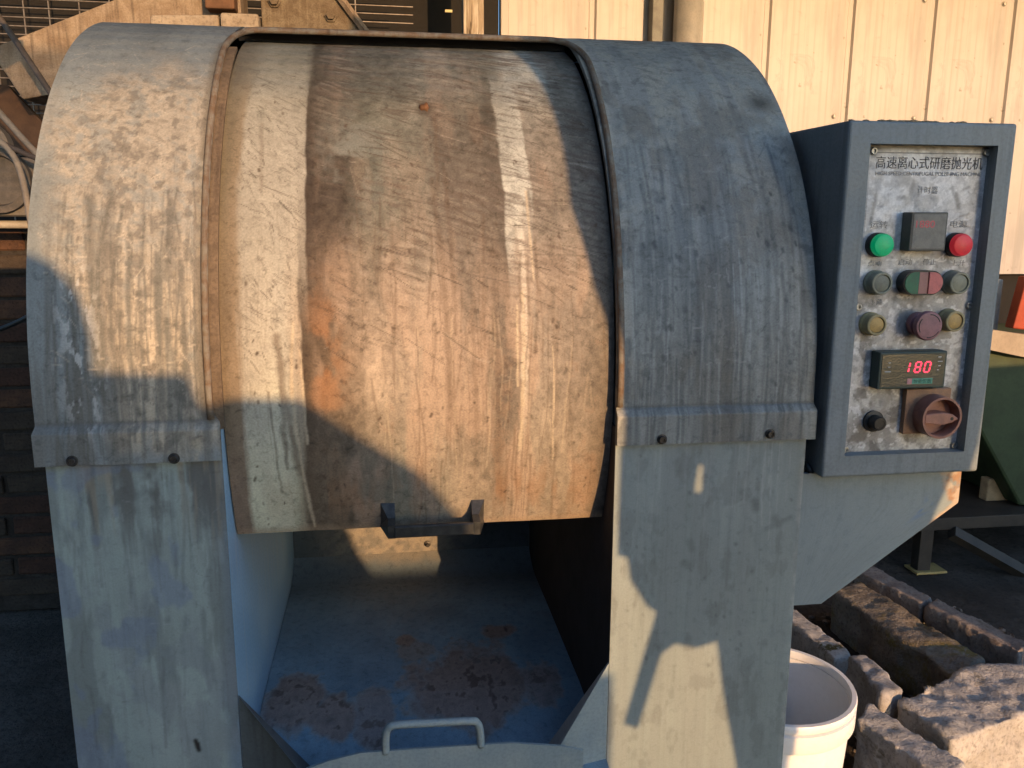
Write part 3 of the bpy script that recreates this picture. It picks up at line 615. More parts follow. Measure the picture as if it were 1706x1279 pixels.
plate = grid_surface('face_plate', lambda U, V: (U, PY + 0 * U, V), .487, .655, -.021, .3525, 170, 370, plate_albedo, M_plate, cab, .001)
M_ink = plain('printed_ink', (.06, .06, .06), (.16, .16, .16), .6, 300, dirt=.6)
M_inkf = plain('faded_ink', (.2, .2, .19), (.42, .42, .40), .6, 300, dirt=.6)
def text(body, x, z, h, mat, parent, width=None, y=PY - .0004, align='LEFT', name='lettering', shear=0):
    cu = bpy.data.curves.new('t', 'FONT'); cu.body = body; cu.size = h; cu.extrude = .00012; cu.align_x = align; cu.shear = shear; cu.resolution_u = 3
    o = bpy.data.objects.new('t', cu); col.objects.link(o)
    dg = bpy.context.evaluated_depsgraph_get(); dg.update(); me = bpy.data.meshes.new_from_object(o.evaluated_get(dg), depsgraph=dg)
    bpy.data.objects.remove(o); bpy.data.curves.remove(cu)
    xs = [v.co.x for v in me.vertices]; k = width / (max(xs) - min(xs)) if width else 1; x0 = min(xs) if width else 0
    for v in me.vertices: v.co = Vector((x + (v.co.x - x0) * k, y - v.co.z, z + v.co.y))
    me.name = name; me.materials.clear(); surf_uv(me); return link(name, me, mat, parent)
text('高速离心式研磨抛光机', .5045, .3275, .0155, M_ink, plate, .138)
text('HIGH SPEED CENTRIFUGAL POLISHING MACHINE', .505, .3185, .0066, M_inkf, plate, .137)
text('计时器', .5605, .2985, .0095, M_inkf, plate, .027)
text('运转', .5035, .2575, .0095, M_inkf, plate, .023)
text('电源', .6085, .2585, .0095, M_inkf, plate, .022)
text('启动', .5445, .2135, .0085, M_inkf, plate, .018); text('停止', .577, .2135, .0085, M_inkf, plate, .018)
text('点动', .505, .2125, .008, M_inkf, plate, .018); text('上升', .615, .2125, .008, M_inkf, plate, .018)
text('下降', .512, .1655, .008, M_inkf, plate, .017)
for x, z in ((.5, .346), (.6455, .346), (.497, .163), (.6445, .163), (.496, -.016), (.6445, -.016)):
    lathe('screw', [(.0042, 0), (.0042, .0025), (.0036, .0032), (.0022, .0032), (.002, .0012), (0, .0012)], x, z, PY, plain('screw_steel', (.45, .45, .42), (.2, .2, .18), .4, 200, .7) if 'screw_steel' not in bpy.data.materials else bpy.data.materials['screw_steel'], plate, 16)
def dirtyplastic(name, c, rough=.5, k=.6): return plain(name, c, tuple(x * k + .02 for x in c), rough, 90, dirt=.45)
def glow(name, c, e):
    m = dirtyplastic(name, c, .35); b = m.node_tree.nodes['Principled BSDF']; b.inputs['Emission Color'].default_value = (*c, 1); b.inputs['Emission Strength'].default_value = e; return m
M_gl = glow('green_lamp_lens', (.0, .32, .12), .16); M_rl = glow('red_lamp_lens', (.45, .02, .03), .16)
M_gb = dirtyplastic('grey_green_plastic', (.26, .27, .20)); M_gc = dirtyplastic('grey_cap', (.20, .21, .16)); M_yc = dirtyplastic('yellow_cap', (.50, .34, .12)); M_yb = dirtyplastic('dull_yellow_ring', (.36, .31, .16))
M_es = dirtyplastic('faded_mauve_cap', (.30, .15, .16)); M_gd = dirtyplastic('dark_green_cap', (.03, .15, .08)); M_pk = dirtyplastic('faded_pink_cap', (.55, .16, .15)); M_pkd = dirtyplastic('dull_rose_cap', (.34, .17, .15))
M_meter = dirtyplastic('meter_case', (.035, .06, .05)); M_timer = dirtyplastic('timer_window', (.20, .20, .175)); M_timerc = dirtyplastic('timer_case', (.10, .10, .085)); M_sw = dirtyplastic('faded_red_switch', (.36, .17, .12)); M_swp = dirtyplastic('orange_base', (.30, .17, .10))
def lamp(name, x, z, mat, label):
    b = lathe(name, [(.0145, 0), (.0145, .008), (.0135, .010)], x, z, PY, M_black, cab, 32); b['label'] = label
    lathe('lens', [(.0135, .009), (.0135, .015), (.012, .0175), (.006, .019), (0, .0193)], x, z, PY, mat, b, 32)
lamp('indicator_lamp', .514, .2375, M_gl, 'green indicator lamp'); lamp('indicator_lamp', .6165, .2375, M_rl, 'red indicator lamp')
def button(x, z, ring, cap, label, r=.0135, h=.0165):
    b = lathe('push_button', [(r + .0015, 0), (r + .0015, .004), (r, .006), (r, h), (r - .001, h + .001), (r - .0028, h + .001), (r - .0033, h - .002), (0, h - .002)], x, z, PY, ring, cab, 32); b['label'] = label
    lathe('cap', [(r - .0036, h - .003), (r - .0036, h - .0008), (r - .005, h - .0001), (0, h - .0003)], x, z, PY, cap, b, 32)
button(.516, .1925, M_gb, M_gc, 'grey push button left of the start and stop pair'); button(.618, .192, M_gb, M_gb, 'grey-green push button right of the start and stop pair')
button(.514, .1425, M_yb, M_yc, 'orange-yellow push button on the left', .0128); button(.617, .1455, M_yb, M_yc, 'orange-yellow push button on the right', .0128)
def stadium(x, z, w, h, n=14):
    p = [(x + w - h + h * math.cos(a), z + h * math.sin(a)) for a in np.linspace(-math.pi / 2, math.pi / 2, n)]
    return p + [(x - w + h + h * math.cos(a), z + h * math.sin(a)) for a in np.linspace(math.pi / 2, 3 * math.pi / 2, n)]
tw = prism('twin_button', stadium(.57, .1925, .0262, .0148), 1, PY - .0155, PY - .0001, M_black, cab, .0006); tw['label'] = 'green and red twin start-stop button'
def clipcap(name, x0, x1, mat, d):
    st = stadium(.57, .1925, .0243, .0129, 20); pts = [(min(max(a, x0), x1), b) for a, b in st]; q = []
    for p in pts:
        if not q or math.dist(p, q[-1]) > 1e-5: q.append(p)
    if math.dist(q[0], q[-1]) < 1e-5: q.pop()
    return prism(name, q, 1, PY - .0155 - d, PY - .0152, mat, tw, .0004)
clipcap('start_cap', .5, .5635, M_gd, .0012); clipcap('label_window', .5643, .5755, M_pkd, .0006); st_ = clipcap('stop_cap', .5763, .7, M_pk, .002)
es = lathe('emergency_stop', [(.0145, 0), (.0145, .009), (.011, .010), (.011, .017), (.0165, .018), (.0178, .0195), (.0178, .0235), (.0165, .0255), (.012, .0262), (0, .0264)], .577, .1415, PY, M_es, cab, 40); es['label'] = 'dusty mauve mushroom emergency stop'
for a0 in (20, 140, 260):
    tube('arrow_groove', [(.577 + .0138 * math.cos(R(a)), PY - .02605, .1415 + .0138 * math.sin(R(a))) for a in range(a0, a0 + 75, 8)], .00055, M_black, es, 6)
# timer
tm = box('timer', .5445, .5915, PY - .019, PY - .0002, .2305, .276, M_timerc, cab, .0012); tm['label'] = 'square timer with smoky window'
box('window', .5475, .589, PY - .0196, PY - .0192, .2335, .2735, M_timer, tm)
M_led0 = glow('faint_led', (.35, .06, .08), .12)
text('1880', .5505, .258, .012, M_led0, tm, .024, PY - .0199, name='faint_digit')
# panel meter
mt = box('panel_meter', .520, .6095, PY - .019, PY - .0002, .0635, .1095, M_meter, cab, .0015); mt['label'] = 'dark panel meter showing 180 in red'
M_glass = plain('meter_window', (.035, .055, .05), (.06, .08, .075), .12, 40, spec=.6, dirt=.3)
box('window', .5235, .6065, PY - .0196, PY - .0192, .0668, .1065, M_glass, mt)
M_led = glow('red_led', (1, .04, .09), .75)
def seg7(ch, x, z, w, h, t, sh=.16):
    on = {'1': 'bc', '8': 'abcdefg', '0': 'abcdef'}[ch]; bm = bmesh.new(); g = -t * .12
    S = {'a': (0, h, w, h), 'g': (0, h / 2, w, h / 2), 'd': (0, 0, w, 0), 'f': (0, h, 0, h / 2), 'b': (w, h, w, h / 2), 'e': (0, h / 2, 0, 0), 'c': (w, h / 2, w, 0)}
    for k in on:
        a, b, c, d = S[k]; hor = b == d
        pts = [(a + t * .55 + g, b - t / 2), (c - t * .55 - g, b - t / 2), (c - t * .55 - g, b + t / 2), (a + t * .55 + g, b + t / 2)] if hor else [(a - t / 2, d + t * .55 + g), (a + t / 2, d + t * .55 + g), (a + t / 2, b - t * .55 - g), (a - t / 2, b - t * .55 - g)]
        prism_bm(bm, [(x + p + q * sh, z + q) for p, q in pts], 1, PY - .0201, PY - .0197)
    return from_bm('led_digit', bm, M_led, mt)
seg7('1', .5515, .0842, .007, .0125, .0018); seg7('8', .5665, .0842, .007, .0125, .0018); seg7('0', .579, .0842, .007, .0125, .0018)
M_stk = plain('green_sticker', (.10, .33, .24), (.14, .38, .28), .6); M_wht = plain('white_print', (.5, .55, .55), (.35, .4, .4), .6)
box('sticker', .565, .592, PY - .0200, PY - .0197, .0695, .0765, M_stk, mt); sr = box('sticker', .5585, .5648, PY - .0200, PY - .0197, .0695, .0765, dirtyplastic('red_white_logo', (.5, .25, .25)), mt)
text('智能仪表', .5665, .0708, .0055, dirtyplastic('sticker_ink', (.03, .14, .10)), mt, .024, PY - .0202)
for x, z, w in ((.5315, .096, .003), (.5315, .0905, .003), (.5275, .085, .008), (.597, .0965, .006), (.598, .091, .003), (.597, .086, .002), (.597, .102, .004)):
    box('mark', x, x + w, PY - .0200, PY - .0197, z, z + .0011, M_wht, mt)
# rotary isolator
sw = prism('rotary_switch', [(.567, .003), (.628, .003), (.628, .0605), (.567, .0605)], 1, PY - .0085, PY - .0002, M_swp, cab, .001); sw['label'] = 'faded red rotary isolator switch'
lathe('barrel', [(.0265, .007), (.0265, .028), (.0262, .0295), (.0235, .0295), (.023, .0285), (.023, .012), (0, .012)], .604, .0275, PY, M_sw, sw, 48)
prism('pointer', [(.581, .0325), (.581, .0215), (.606, .0185), (.618, .0215), (.6262, .0262), (.618, .0318), (.606, .0345)], 1, PY - .0295, PY - .0122, M_sw, sw, .0012)
lathe('hole', [(.0022, 0), (.0022, .0003), (0, .0003)], .617, .0265, PY - .0294, M_black, sw, 14)
kb = lathe('small_knob', [(.0135, 0), (.0135, .003), (.009, .004), (.0088, .016), (.0078, .0175), (.0055, .0176), (.0052, .0168), (0, .0168)], .530, .0195, PY, M_black, cab, 24); kb['label'] = 'small black potentiometer knob'
tube('feed_cable', smooth_path([(.452, .03, -.046), (.4525, .012, -.038), (.456, .004, -.046), (.461, .02, -.043)], 6), .004, M_black, cab, 8); tube('feed_cable', smooth_path([(.449, .04, -.047), (.450, .018, -.042), (.452, .008, -.047)], 6), .003, M_black, cab, 8)
# crust of dirt on the cabinet's top edge
bm = bmesh.new()
for _ in range(46):
    x = random.gauss(.53, .03); s = random.uniform(.0012, .0035); r = bmesh.ops.create_icosphere(bm, subdivisions=1, radius=s)
    for v in r['verts']: v.co = Vector((x + v.co.x * 1.8, CY + .004 + random.uniform(0, .006) * 0 + v.co.y, CZ1 + .0003 + v.co.z * .5))
o = from_bm('dirt_crust', bm, plain('dry_dirt', (.24, .20, .13), (.12, .1, .07), .95, 200), cab); o['kind'] = 'stuff'

# ------------------------------------------------------------------ bucket beside the machine
M_buck = plain('dirty_white_plastic', (.84, .84, .83), (.72, .71, .69), .4, 14, dirt=.12)
M_buck.node_tree.nodes['Principled BSDF'].inputs['Subsurface Weight'].default_value = .25; M_buck.node_tree.nodes['Principled BSDF'].inputs['Subsurface Radius'].default_value = (.02, .02, .02)
bk_ = thing('bucket', (.565, .265, GZ), 'dirty white plastic bucket standing beside the right front panel', 'bucket')
BX, BY = .560, .262
def vlathe(name, prof, cx, cy, mat, parent, seg=56):
    bm = bmesh.new(); rings = []
    for r, z in prof:
        rings.append([bm.verts.new((cx, cy, z))] if r < 1e-6 else [bm.verts.new((cx + r * math.cos(a), cy + r * math.sin(a), z)) for a in [2 * math.pi * k / seg for k in range(seg)]])
    for a, b in zip(rings, rings[1:]):
        for k in range(seg):
            k2 = (k + 1) % seg
            if len(a) == 1: bm.faces.new((a[0], b[k], b[k2]))
            elif len(b) == 1: bm.faces.new((a[k], a[k2], b[0]))
            else: bm.faces.new((a[k], a[k2], b[k2], b[k]))
    o = from_bm(name, bm, mat, parent, True); o.data.set_sharp_from_angle(angle=R(40)); return o
zt = -.50
vlathe('pail', [(0, GZ + .004), (.100, GZ + .004), (.103, GZ + .01), (.1225, zt - .045), (.1225, zt - .012), (.1195, zt - .012), (.1195, zt - .05), (.099, GZ + .014), (0, GZ + .012)], BX, BY, M_buck, bk_)
vlathe('rim', [(.1205, zt - .011), (.1295, zt - .011), (.1308, zt - .007), (.1308, zt - .001), (.1295, zt + .002), (.1225, zt + .002), (.1205, zt - .001), (.1205, zt - .011)], BX, BY, M_buck, bk_)
vlathe('collar', [(.1228, zt - .048), (.128, zt - .047), (.130, zt - .044), (.1305, zt - .016), (.1225, zt - .014)], BX, BY, M_buck, bk_)

# ------------------------------------------------------------------ brick channel in the ground, right of the machine
M_br = masonry('old_brick', (.30, .26, .225), (.22, .185, .16), (.10, .085, .03), mossy=(.62, .72)); M_moss = masonry('mossy_brick', (.24, .21, .17), (.17, .145, .115), (.17, .135, .05), .010, (.48, .66)); M_conc = masonry('rough_cement', (.50, .47, .43), (.37, .35, .32), (.10, .08, .03), .006, (.6, .72)); M_lump = masonry('pale_mortar', (.42, .40, .38), (.30, .28, .26), None, .004)
def block(name, quad, ztop, mat, label, cat, seed, amp=.006, group='masonry of the broken drain channel', zb=GZ - .02, vox=.0075):
    bm = bmesh.new(); prism_bm(bm, quad, 2, zb, ztop); bmesh.ops.recalc_face_normals(bm, faces=bm.faces)
    me = bpy.data.meshes.new(name); bm.to_mesh(me); bm.free()
    o = bpy.data.objects.new(name, me); col.objects.link(o); md = o.modifiers.new('r', 'REMESH'); md.mode = 'VOXEL'; md.voxel_size = vox
    dg = bpy.context.evaluated_depsgraph_get(); dg.update(); m2 = bpy.data.meshes.new_from_object(o.evaluated_get(dg), depsgraph=dg)
    bpy.data.objects.remove(o); bpy.data.meshes.remove(me)
    cx = sum(p[0] for p in quad) / len(quad); cy = sum(p[1] for p in quad) / len(quad)
    for v in m2.vertices:
        p = v.co + Vector((seed * 1.7, seed * .9, 0)); n1 = mnoise.noise(p * 9); n2 = mnoise.noise(p * 30); n3 = mnoise.noise(p * 85)
        chip = max(0, mnoise.noise(p * 14 + Vector((5, 5, 5))) - .25) * 2.2
        v.co += v.normal * (n1 * amp * 1.3 + n2 * amp * .6 + n3 * amp * .35 - chip * amp * 1.6)
    m2.name = name; surf_uv(m2); return tag(link(name, m2, mat, None, True), label, cat, group)
block('kerb_block', [(1.235, 1.145), (1.30, 1.19), (1.350, .95), (1.292, .915)], -.72, M_br, 'far brick kerb half hidden behind the bracket', 'brick', 1, .005)
block('kerb_block', [(1.294, .905), (1.352, .94), (1.425, .69), (1.362, .655)], -.72, M_br, 'long maroon brick kerb at the right edge, pale end face', 'brick', 2, .005)
block('mossy_wall', [(1.12, 1.05), (1.225, 1.10), (1.25, .86), (1.285, .66), (1.15, .585), (1.155, .68), (1.135, .78)], -.73, M_moss, 'low brick wall overgrown with yellow-brown moss', 'wall', 3, .008)
block('kerb_block', [(.905, .88), (.95, .96), (.972, .70), (.922, .685)], -.72, M_conc, 'cement-crusted kerb directly behind the bucket', 'kerb', 4)
block('mortar_lump', [(.945, .67), (.99, .672), (.985, .52), (.925, .505)], -.70, M_lump, 'smooth pale grey mortar lump between bucket and trough', 'mortar', 5, .009)
block('kerb_block', [(.845, .46), (.905, .515), (.965, .30), (.90, .25)], -.72, M_conc, 'crumbling kerb in the lower right corner beside the bucket', 'kerb', 6)
block('cement_block', [(.955, .495), (1.19, .60), (1.42, .58), (1.40, .44), (1.2, .42), (.98, .355)], -.71, M_conc, 'thick sunlit cement block across the end of the trough', 'block', 7, .009)
bm = bmesh.new(); prism_bm(bm, [(.97, 1.1), (1.12, 1.1), (1.14, .6), (.99, .52)], 2, GZ - .02, GZ + .012); tag(from_bm('trough_bed', bm, masonry('trough_bed_dark', (.03, .027, .024), (.02, .018, .016))), None, None, None, 'structure')  # near-black bed along the trough
bm = bmesh.new()
for i in range(1100):
    x = random.uniform(.85, 1.6); y = random.uniform(.05, 1.15); s = random.uniform(.003, .012) * random.random() ** .5 + .002; r = bmesh.ops.create_icosphere(bm, subdivisions=1, radius=s)
    q = Vector((random.uniform(.7, 1.3), random.uniform(.7, 1.3), random.uniform(.4, .8)))
    for v in r['verts']: v.co = Vector((x + v.co.x * q.x, y + v.co.y * q.y, GZ + s * .2 + v.co.z * q.z))
tag(from_bm('gravel', bm, masonry('gravel_grey', (.22, .19, .16), (.12, .1, .085))), 'loose grey grit lying in front of the cement block', 'gravel', None, 'stuff')

# ------------------------------------------------------------------ background right: cream wall, downpipe, bench, bin
ws = NT('cream_panel_paint'); wv = ws.obj(); w1 = ws.noise(wv, 2.2, 5, .6); w2 = ws.noise(ws.obj((70, 1, 1.2)), 1.2, 5, .6); w3 = ws.noise(wv, 38, 2, .5); w5 = ws.noise(ws.obj((9, 1, 1.4)), 1.5, 5, .6)
wc = ws.mix(ws.ramp(w1, .35, .65), (.40, .365, .345), (.345, .315, .285)); wc = ws.mix(ws.ramp(w2, .45, .75, 0, .5), wc, (.22, .19, .15)); wc = ws.mix(ws.ramp(w5, .46, .68, 0, .75), wc, (.25, .24, .225)); wc = ws.mix(ws.ramp(ws.noise(wv, 5.5, 6, .7, 1.5), .55, .7, 0, .55), wc, (.20, .19, .17))
wc = ws.mix(ws.mul(ws.ramp(w3, .68, .74), .7), wc, (.18, .16, .13)); M_wall = ws.out(wc, .5, 0, .4)
WY = 2.0
wall = thing('panel_wall', (1.4, WY, .05), 'sunlit cream ribbed metal wall behind the control cabinet', 'wall')
pitch = .3105
bm = bmesh.new(); pts = [(-.002, 0), (.280, 0), (.287, .009), (.302, .009), (.3085, 0)]
for a, b in zip(pts, pts[1:]):
    bm.faces.new([bm.verts.new(v) for v in ((a[0], a[1], 0), (b[0], b[1], 0), (b[0], b[1], 1.6), (a[0], a[1], 1.6))])
bmesh.ops.remove_doubles(bm, verts=bm.verts, dist=1e-5); bmesh.ops.recalc_face_normals(bm, faces=bm.faces)
if bm.faces[0:1] and list(bm.faces)[0].normal.y > 0: bmesh.ops.reverse_faces(bm, faces=bm.faces)
pm = bpy.data.meshes.new('wall_panel'); bm.to_mesh(pm); bm.free(); surf_uv(pm); pm.materials.append(M_wall)
x = .319 + .316 - pitch - .0
for i in range(8):
    o = bpy.data.objects.new('wall_panel', pm); col.objects.link(o); o.location = (x + i * pitch + .02, WY, .055); attach(o, wall)
for i in range(8):
    for z in (.62, 1.02):
        lathe('fixing', [(.009, 0), (.009, .002), (.006, .003), (.006, .008), (0, .009)], x + i * pitch + .02 + .255, z, WY - .0005, plain('fixing_zinc', (.3, .28, .25), (.16, .12, .09), .5, 60, .4) if 'fixing_zinc' not in bpy.data.materials else bpy.data.materials['fixing_zinc'], wall, 8)
box('edge_trim', .325, .352, WY - .02, WY + .03, .055, 1.655, M_wall, wall, .003)
box('backing', .36, 2.85, WY + .02, WY + .06, .055, 1.655, M_shade, wall)
tag(box('plinth_wall', .3, 4.0, WY + .062, WY + .2, GZ, .6, M_dark), 'wall below the cream panels, shade put into its near-black colour', 'wall')  # near-black in place of shade under the panels
dp = thing('downpipe', (.95, WY - .06, GZ), 'galvanised round downpipe on the cream wall with a dark strip standing in for shade', 'pipe')
M_galv = plain('galvanised_steel', (.52, .50, .45), (.40, .39, .36), .3, 20, .5)
bm = bmesh.new(); tube_bm(bm, [(.953, WY - .06, GZ), (.953, WY - .06, .4), (.953, WY - .06, 1.6)], .05, 28); from_bm('pipe', bm, M_galv, dp, True)
box('pipe_shade_strip', .83, .868, WY - .055, WY - .002, .06, 1.6, plain('pipe_shade_dark', (.16, .16, .14), rough=.6), dp, .003)  # dark strip stands in for the shade beside the pipe
M_steel = plain('dark_bench_steel', (.06, .05, .038), (.035, .03, .024), .6, 15)
be = thing('steel_bench', (1.8, 1.5, GZ), 'dark steel bench frame with diagonal brace behind the bracket', 'bench')
box('beam', 1.38, 2.35, 1.38, 1.43, -.715, -.675, M_steel, be, .002); box('leg', 1.605, 1.65, 1.385, 1.425, GZ, -.716, M_steel, be, .002); box('leg', 2.25, 2.29, 1.385, 1.425, GZ, -.716, M_steel, be, .002)
box('foot', 1.595, 1.70, 1.37, 1.44, GZ, GZ + .008, plain('sunlit_foot_yellow', (.5, .38, .15), rough=.5), be, .001)  # yellow stands in for sunlight on the leg base
bm = bmesh.new(); tube_bm(bm, [(1.70, 1.37, -.72), (1.94, 1.33, GZ + .005)], .024, 4); from_bm('brace', bm, M_steel, be)
box('top_board', 1.38, 2.4, 1.432, 1.95, -.715, -.68, M_steel, be, .002)
gb = thing('green_bin', (2.0, 1.65, -.68), 'dark green bin with pale rolled rim at the right edge', 'bin')
prism('body', [(1.745, -.12), (2.5, -.12), (2.45, -.675), (2.0, -.675), (1.80, -.38)], 1, 1.45, 1.9, plain('dark_green_paint', (.045, .07, .03), (.03, .045, .02), .6, 12), gb, .01)
M_rimp = plain('pale_rim_plastic', (.34, .28, .20), (.26, .21, .15), .6, 10)
bm = bmesh.new(); prism_bm(bm, [(1.735, -.07), (1.8, -.075), (1.9, -.09), (2.1, -.11), (2.5, -.12), (2.5, -.19), (2.1, -.185), (1.9, -.16), (1.78, -.135), (1.735, -.13)], 1, 1.40, 1.449); from_bm('rim', bm, M_rimp, gb)
tag(prism('orange_board', [(1.912, -.08), (2.0, -.09), (2.03, .085), (1.94, .085)], 1, 1.47, 1.51, plain('orange_red_plastic', (.34, .05, .015), (.25, .035, .012), .6), None, .004), 'orange-red plastic board above the green bin', 'board')
gx = thing('grey_case', (1.83, 1.66, -.12), 'grey metal case with dark slots behind the orange board', 'case'); box('body', 1.66, 1.93, 1.56, 1.8, -.118, .07, plain('case_grey', (.28, .30, .29), rough=.5), gx, .004); box('slot', 1.70, 1.9, 1.556, 1.559, -.045, -.012, M_black, gx); box('slot', 1.70, 1.9, 1.556, 1.559, .03, .045, M_black, gx)
tag(box('cardboard_scrap', 1.93, 2.1, 1.52, 1.56, -.679, -.60, plain('cardboard', (.5, .38, .22), rough=.9), None, .004), 'scrap of light brown cardboard on the dark bench', 'cardboard')

# ------------------------------------------------------------------ background left
tag(box('unlit_gap_slab', -1.6, .318, 1.98, 2.1, GZ, 1.7, M_dark), 'near-black slab standing in for the unlit opening between the mesh and the cream wall', 'slab')  # solid slab, the dark of the gap is in its colour
M_wood = plain('grey_timber', (.36, .30, .22), (.22, .17, .12), .85, 16)
s = NT('split_timber'); v = s.obj((40, 40, 3)); n1 = s.noise(v, 2, 6, .65, .5); n2 = s.noise(s.obj(), 60, 4, .6); c = s.mix(s.ramp(n1, .4, .6), (.50, .44, .35), (.30, .24, .17)); c = s.mix(s.ramp(n1, .62, .7), c, (.08, .06, .04)); s.bump(n1, .01); M_wood = s.out(c, .85, 0, .2)
tag(box('timber_post', .174, .235, 1.68, 1.74, GZ, 1.5, M_wood, None, .004), 'pale split timber post left of the cream wall', 'post')
tag(box('paper_tag', .122, .143, 1.695, 1.699, .854, .861, plain('yellow_tag', (.6, .5, .25), rough=.8)), 'small yellow tag beside the timber post', 'tag')
scn = thing('wire_mesh_screen', (-.5, 1.75, .2), 'rusty welded wire mesh screen behind the old hopper', 'mesh screen')
M_wire = plain('dull_wire', (.20, .18, .16), (.12, .09, .07), .5, 60, .6)
wm = None
def wire(name, a, b, r):
    bm = bmesh.new(); tube_bm(bm, [a, b], r, 6); return from_bm(name, bm, M_wire, scn)
for i in range(15):
    x = -1.22 + .0765 * i + .005 * (i % 3)
    if x < .05: wire('wire', (x, 1.752, .12), (x, 1.752, 1.1), .0022)
for i in range(42):
    z = .13 + i * .0235 + random.uniform(-.001, .001); wire('wire', (-1.3, 1.748, z), (.03, 1.748, z - .006), .0018)
M_hop = paint('dusty_tan_steel', (.30, .24, .175), (.22, .165, .115), (.12, .09, .065), .8, .85, 22, .002, .2, speck=.5); M_hop2 = paint('rusty_olive_steel', (.16, .125, .08), (.11, .08, .05), (.22, .18, .12), .5, .8, 30, .002, .25, speck=.6); M_cement = masonry('dusty_cement', (.34, .29, .225), (.24, .195, .145), None, .003)
hp = thing('old_hopper', (-.5, 1.35, .3), 'dusty tan steel hopper of an older machine behind the hood', 'hopper')
prism('chute_plate', [(-.972, .650), (-.715, .755), (-.53, .83), (-.40, .88), (-.40, .655), (-.70, .60), (-.853, .549), (-.915, .536), (-.962, .62)], 1, 1.30, 1.42, M_hop, hp, .004)
prism('ledge', [(-.44, .60), (-.44, .735), (-.352, .735), (-.352, .60)], 1, 1.24, 1.299, M_cement, hp, .006)
prism('ledge', [(-.60, .60), (-.60, .726), (-.445, .732), (-.445, .60)], 1, 1.25, 1.299, M_cement, hp, .006)
box('post_stub', -.472, -.405, 1.235, 1.29, .742, 1.05, plain('brown_post', (.14, .07, .035), rough=.8), hp, .004)
gp = prism('gusset_plate', [(-.348, .60), (-.348, .86), (-.215, .86), (-.095, .71), (-.095, .60)], 1, 1.262, 1.285, M_hop2, hp, .002)
for x, z in ((-.316, .768), (-.185, .74)): lathe('bolt', [(.016, 0), (.016, .006), (.011, .007), (.011, .016), (0, .017)], x, z, 1.262, M_hop2, gp, 6, flat=True)
bm = bmesh.new(); tube_bm(bm, [(-.215, 1.25, .85), (-.092, 1.25, .69)], .009, 4); from_bm('edge_bar', bm, M_hop, hp)
M_cab1 = plain('dusty_black_cable', (.07, .06, .055), (.12, .1, .085), .7); M_cab2 = plain('dusty_grey_cable', (.26, .23, .19), (.18, .16, .13), .7)
def cable(name, pts, r, mat, label): tag(tube(name, smooth_path(pts, 8), r, mat, None, 10), label, 'cable', None)
cable('steel_stay', [(-1.005, 1.27, .84), (-.955, 1.24, .76), (-.885, 1.2, .66), (-.80, 1.16, .53), (-.76, 1.15, .46)], .0065, M_cab1, 'thin dark stay crossing the tan hopper plate')
cable('grey_cable', [(-1.03, 1.22, .60), (-.95, 1.2, .52), (-.87, 1.17, .43), (-.79, 1.15, .34)], .007, M_cab2, 'light grey cable below the tan hopper plate')
cable('grey_hose', [(-1.08, 1.2, .475), (-1.0, 1.17, .468), (-.93, 1.15, .44), (-.88, 1.14, .38), (-.865, 1.14, .25), (-.87, 1.16, .1)], .007, M_cab2, 'thin hose looping down past the grey motor housing')
cable('brown_hose', [(-1.05, 1.2, .46), (-.95, 1.16, .44), (-.86, 1.14, .40), (-.78, 1.13, .37)], .006, M_cab1, 'thin brownish hose running level towards the hood')
tag(prism('rust_panel', [(-1.12, .60), (-1.0, .585), (-.86, .42), (-.86, .385), (-1.12, .47)], 1, 1.44, 1.46, plain('rust_brown_panel', (.11, .062, .035), (.075, .042, .025), .85)), 'rust-brown sheet behind the grey cable', 'sheet')
mh = thing('motor_housing', (-.98, 1.35, .25), 'grey dusty motor housing on the pale pipe rail', 'motor')
box('body', -1.15, -.872, 1.25, 1.42, .262, .40, plain('motor_grey', (.22, .20, .17), (.14, .13, .11), .7), mh, .012); lathe('arch', [(.075, 0), (.075, .02), (.06, .024), (.055, .004), (0, .004)], -.965, .345, 1.249, plain('motor_dark', (.1, .09, .075), (.16, .14, .12), .7), mh, 32)
lathe('arch', [(.055, 0), (.055, .03), (.04, .035), (0, .036)], -1.0, .425, 1.30, plain('motor_dusty', (.24, .21, .17), (.16, .14, .12), .7), mh, 32)
tag(tube('pipe_rail', [(-1.4, 1.3, .243), (-.8, 1.3, .243)], .0095, plain('pale_pipe', (.42, .38, .30), rough=.6), None, 14), 'pale horizontal pipe above the bricks', 'pipe')
tag(tube('thin_cable', smooth_path([(-1.15, 1.33, -.06), (-.99, 1.3, .0), (-.9, 1.28, .045), (-.8, 1.26, .08)], 5), .006, M_black, None, 8), 'thin black cable rising in front of the bricks', 'cable')
bw = thing('brick_wall', (-1.05, 1.55, GZ), 'old red brick wall left of the machine', 'wall')
box('mortar', -1.7, -.62, 1.508, 1.62, GZ, .235, masonry('grey_mortar', (.05, .043, .036), (.03, .026, .022)), bw)
BM = [masonry('red_brick', (.075, .04, .028), (.05, .03, .022)), masonry('orange_brick', (.11, .058, .034), (.06, .036, .026)), masonry('dun_brick', (.065, .05, .036), (.045, .035, .027))]
bms = []
for q in range(3):
    bm = bmesh.new(); box_bm(bm, 0, .23, 0, .1, 0, .051, .004, 1); bmesh.ops.subdivide_edges(bm, edges=list(bm.edges), cuts=1)
    for v in bm.verts: v.co += mnoise.noise_vector(v.co * 30 + Vector((q * 9, 0, 0))) * .003
    bmesh.ops.recalc_face_normals(bm, faces=bm.faces); me = bpy.data.meshes.new('brick'); bm.to_mesh(me); bm.free(); surf_uv(me); me.materials.append(BM[q]); bms.append(me)
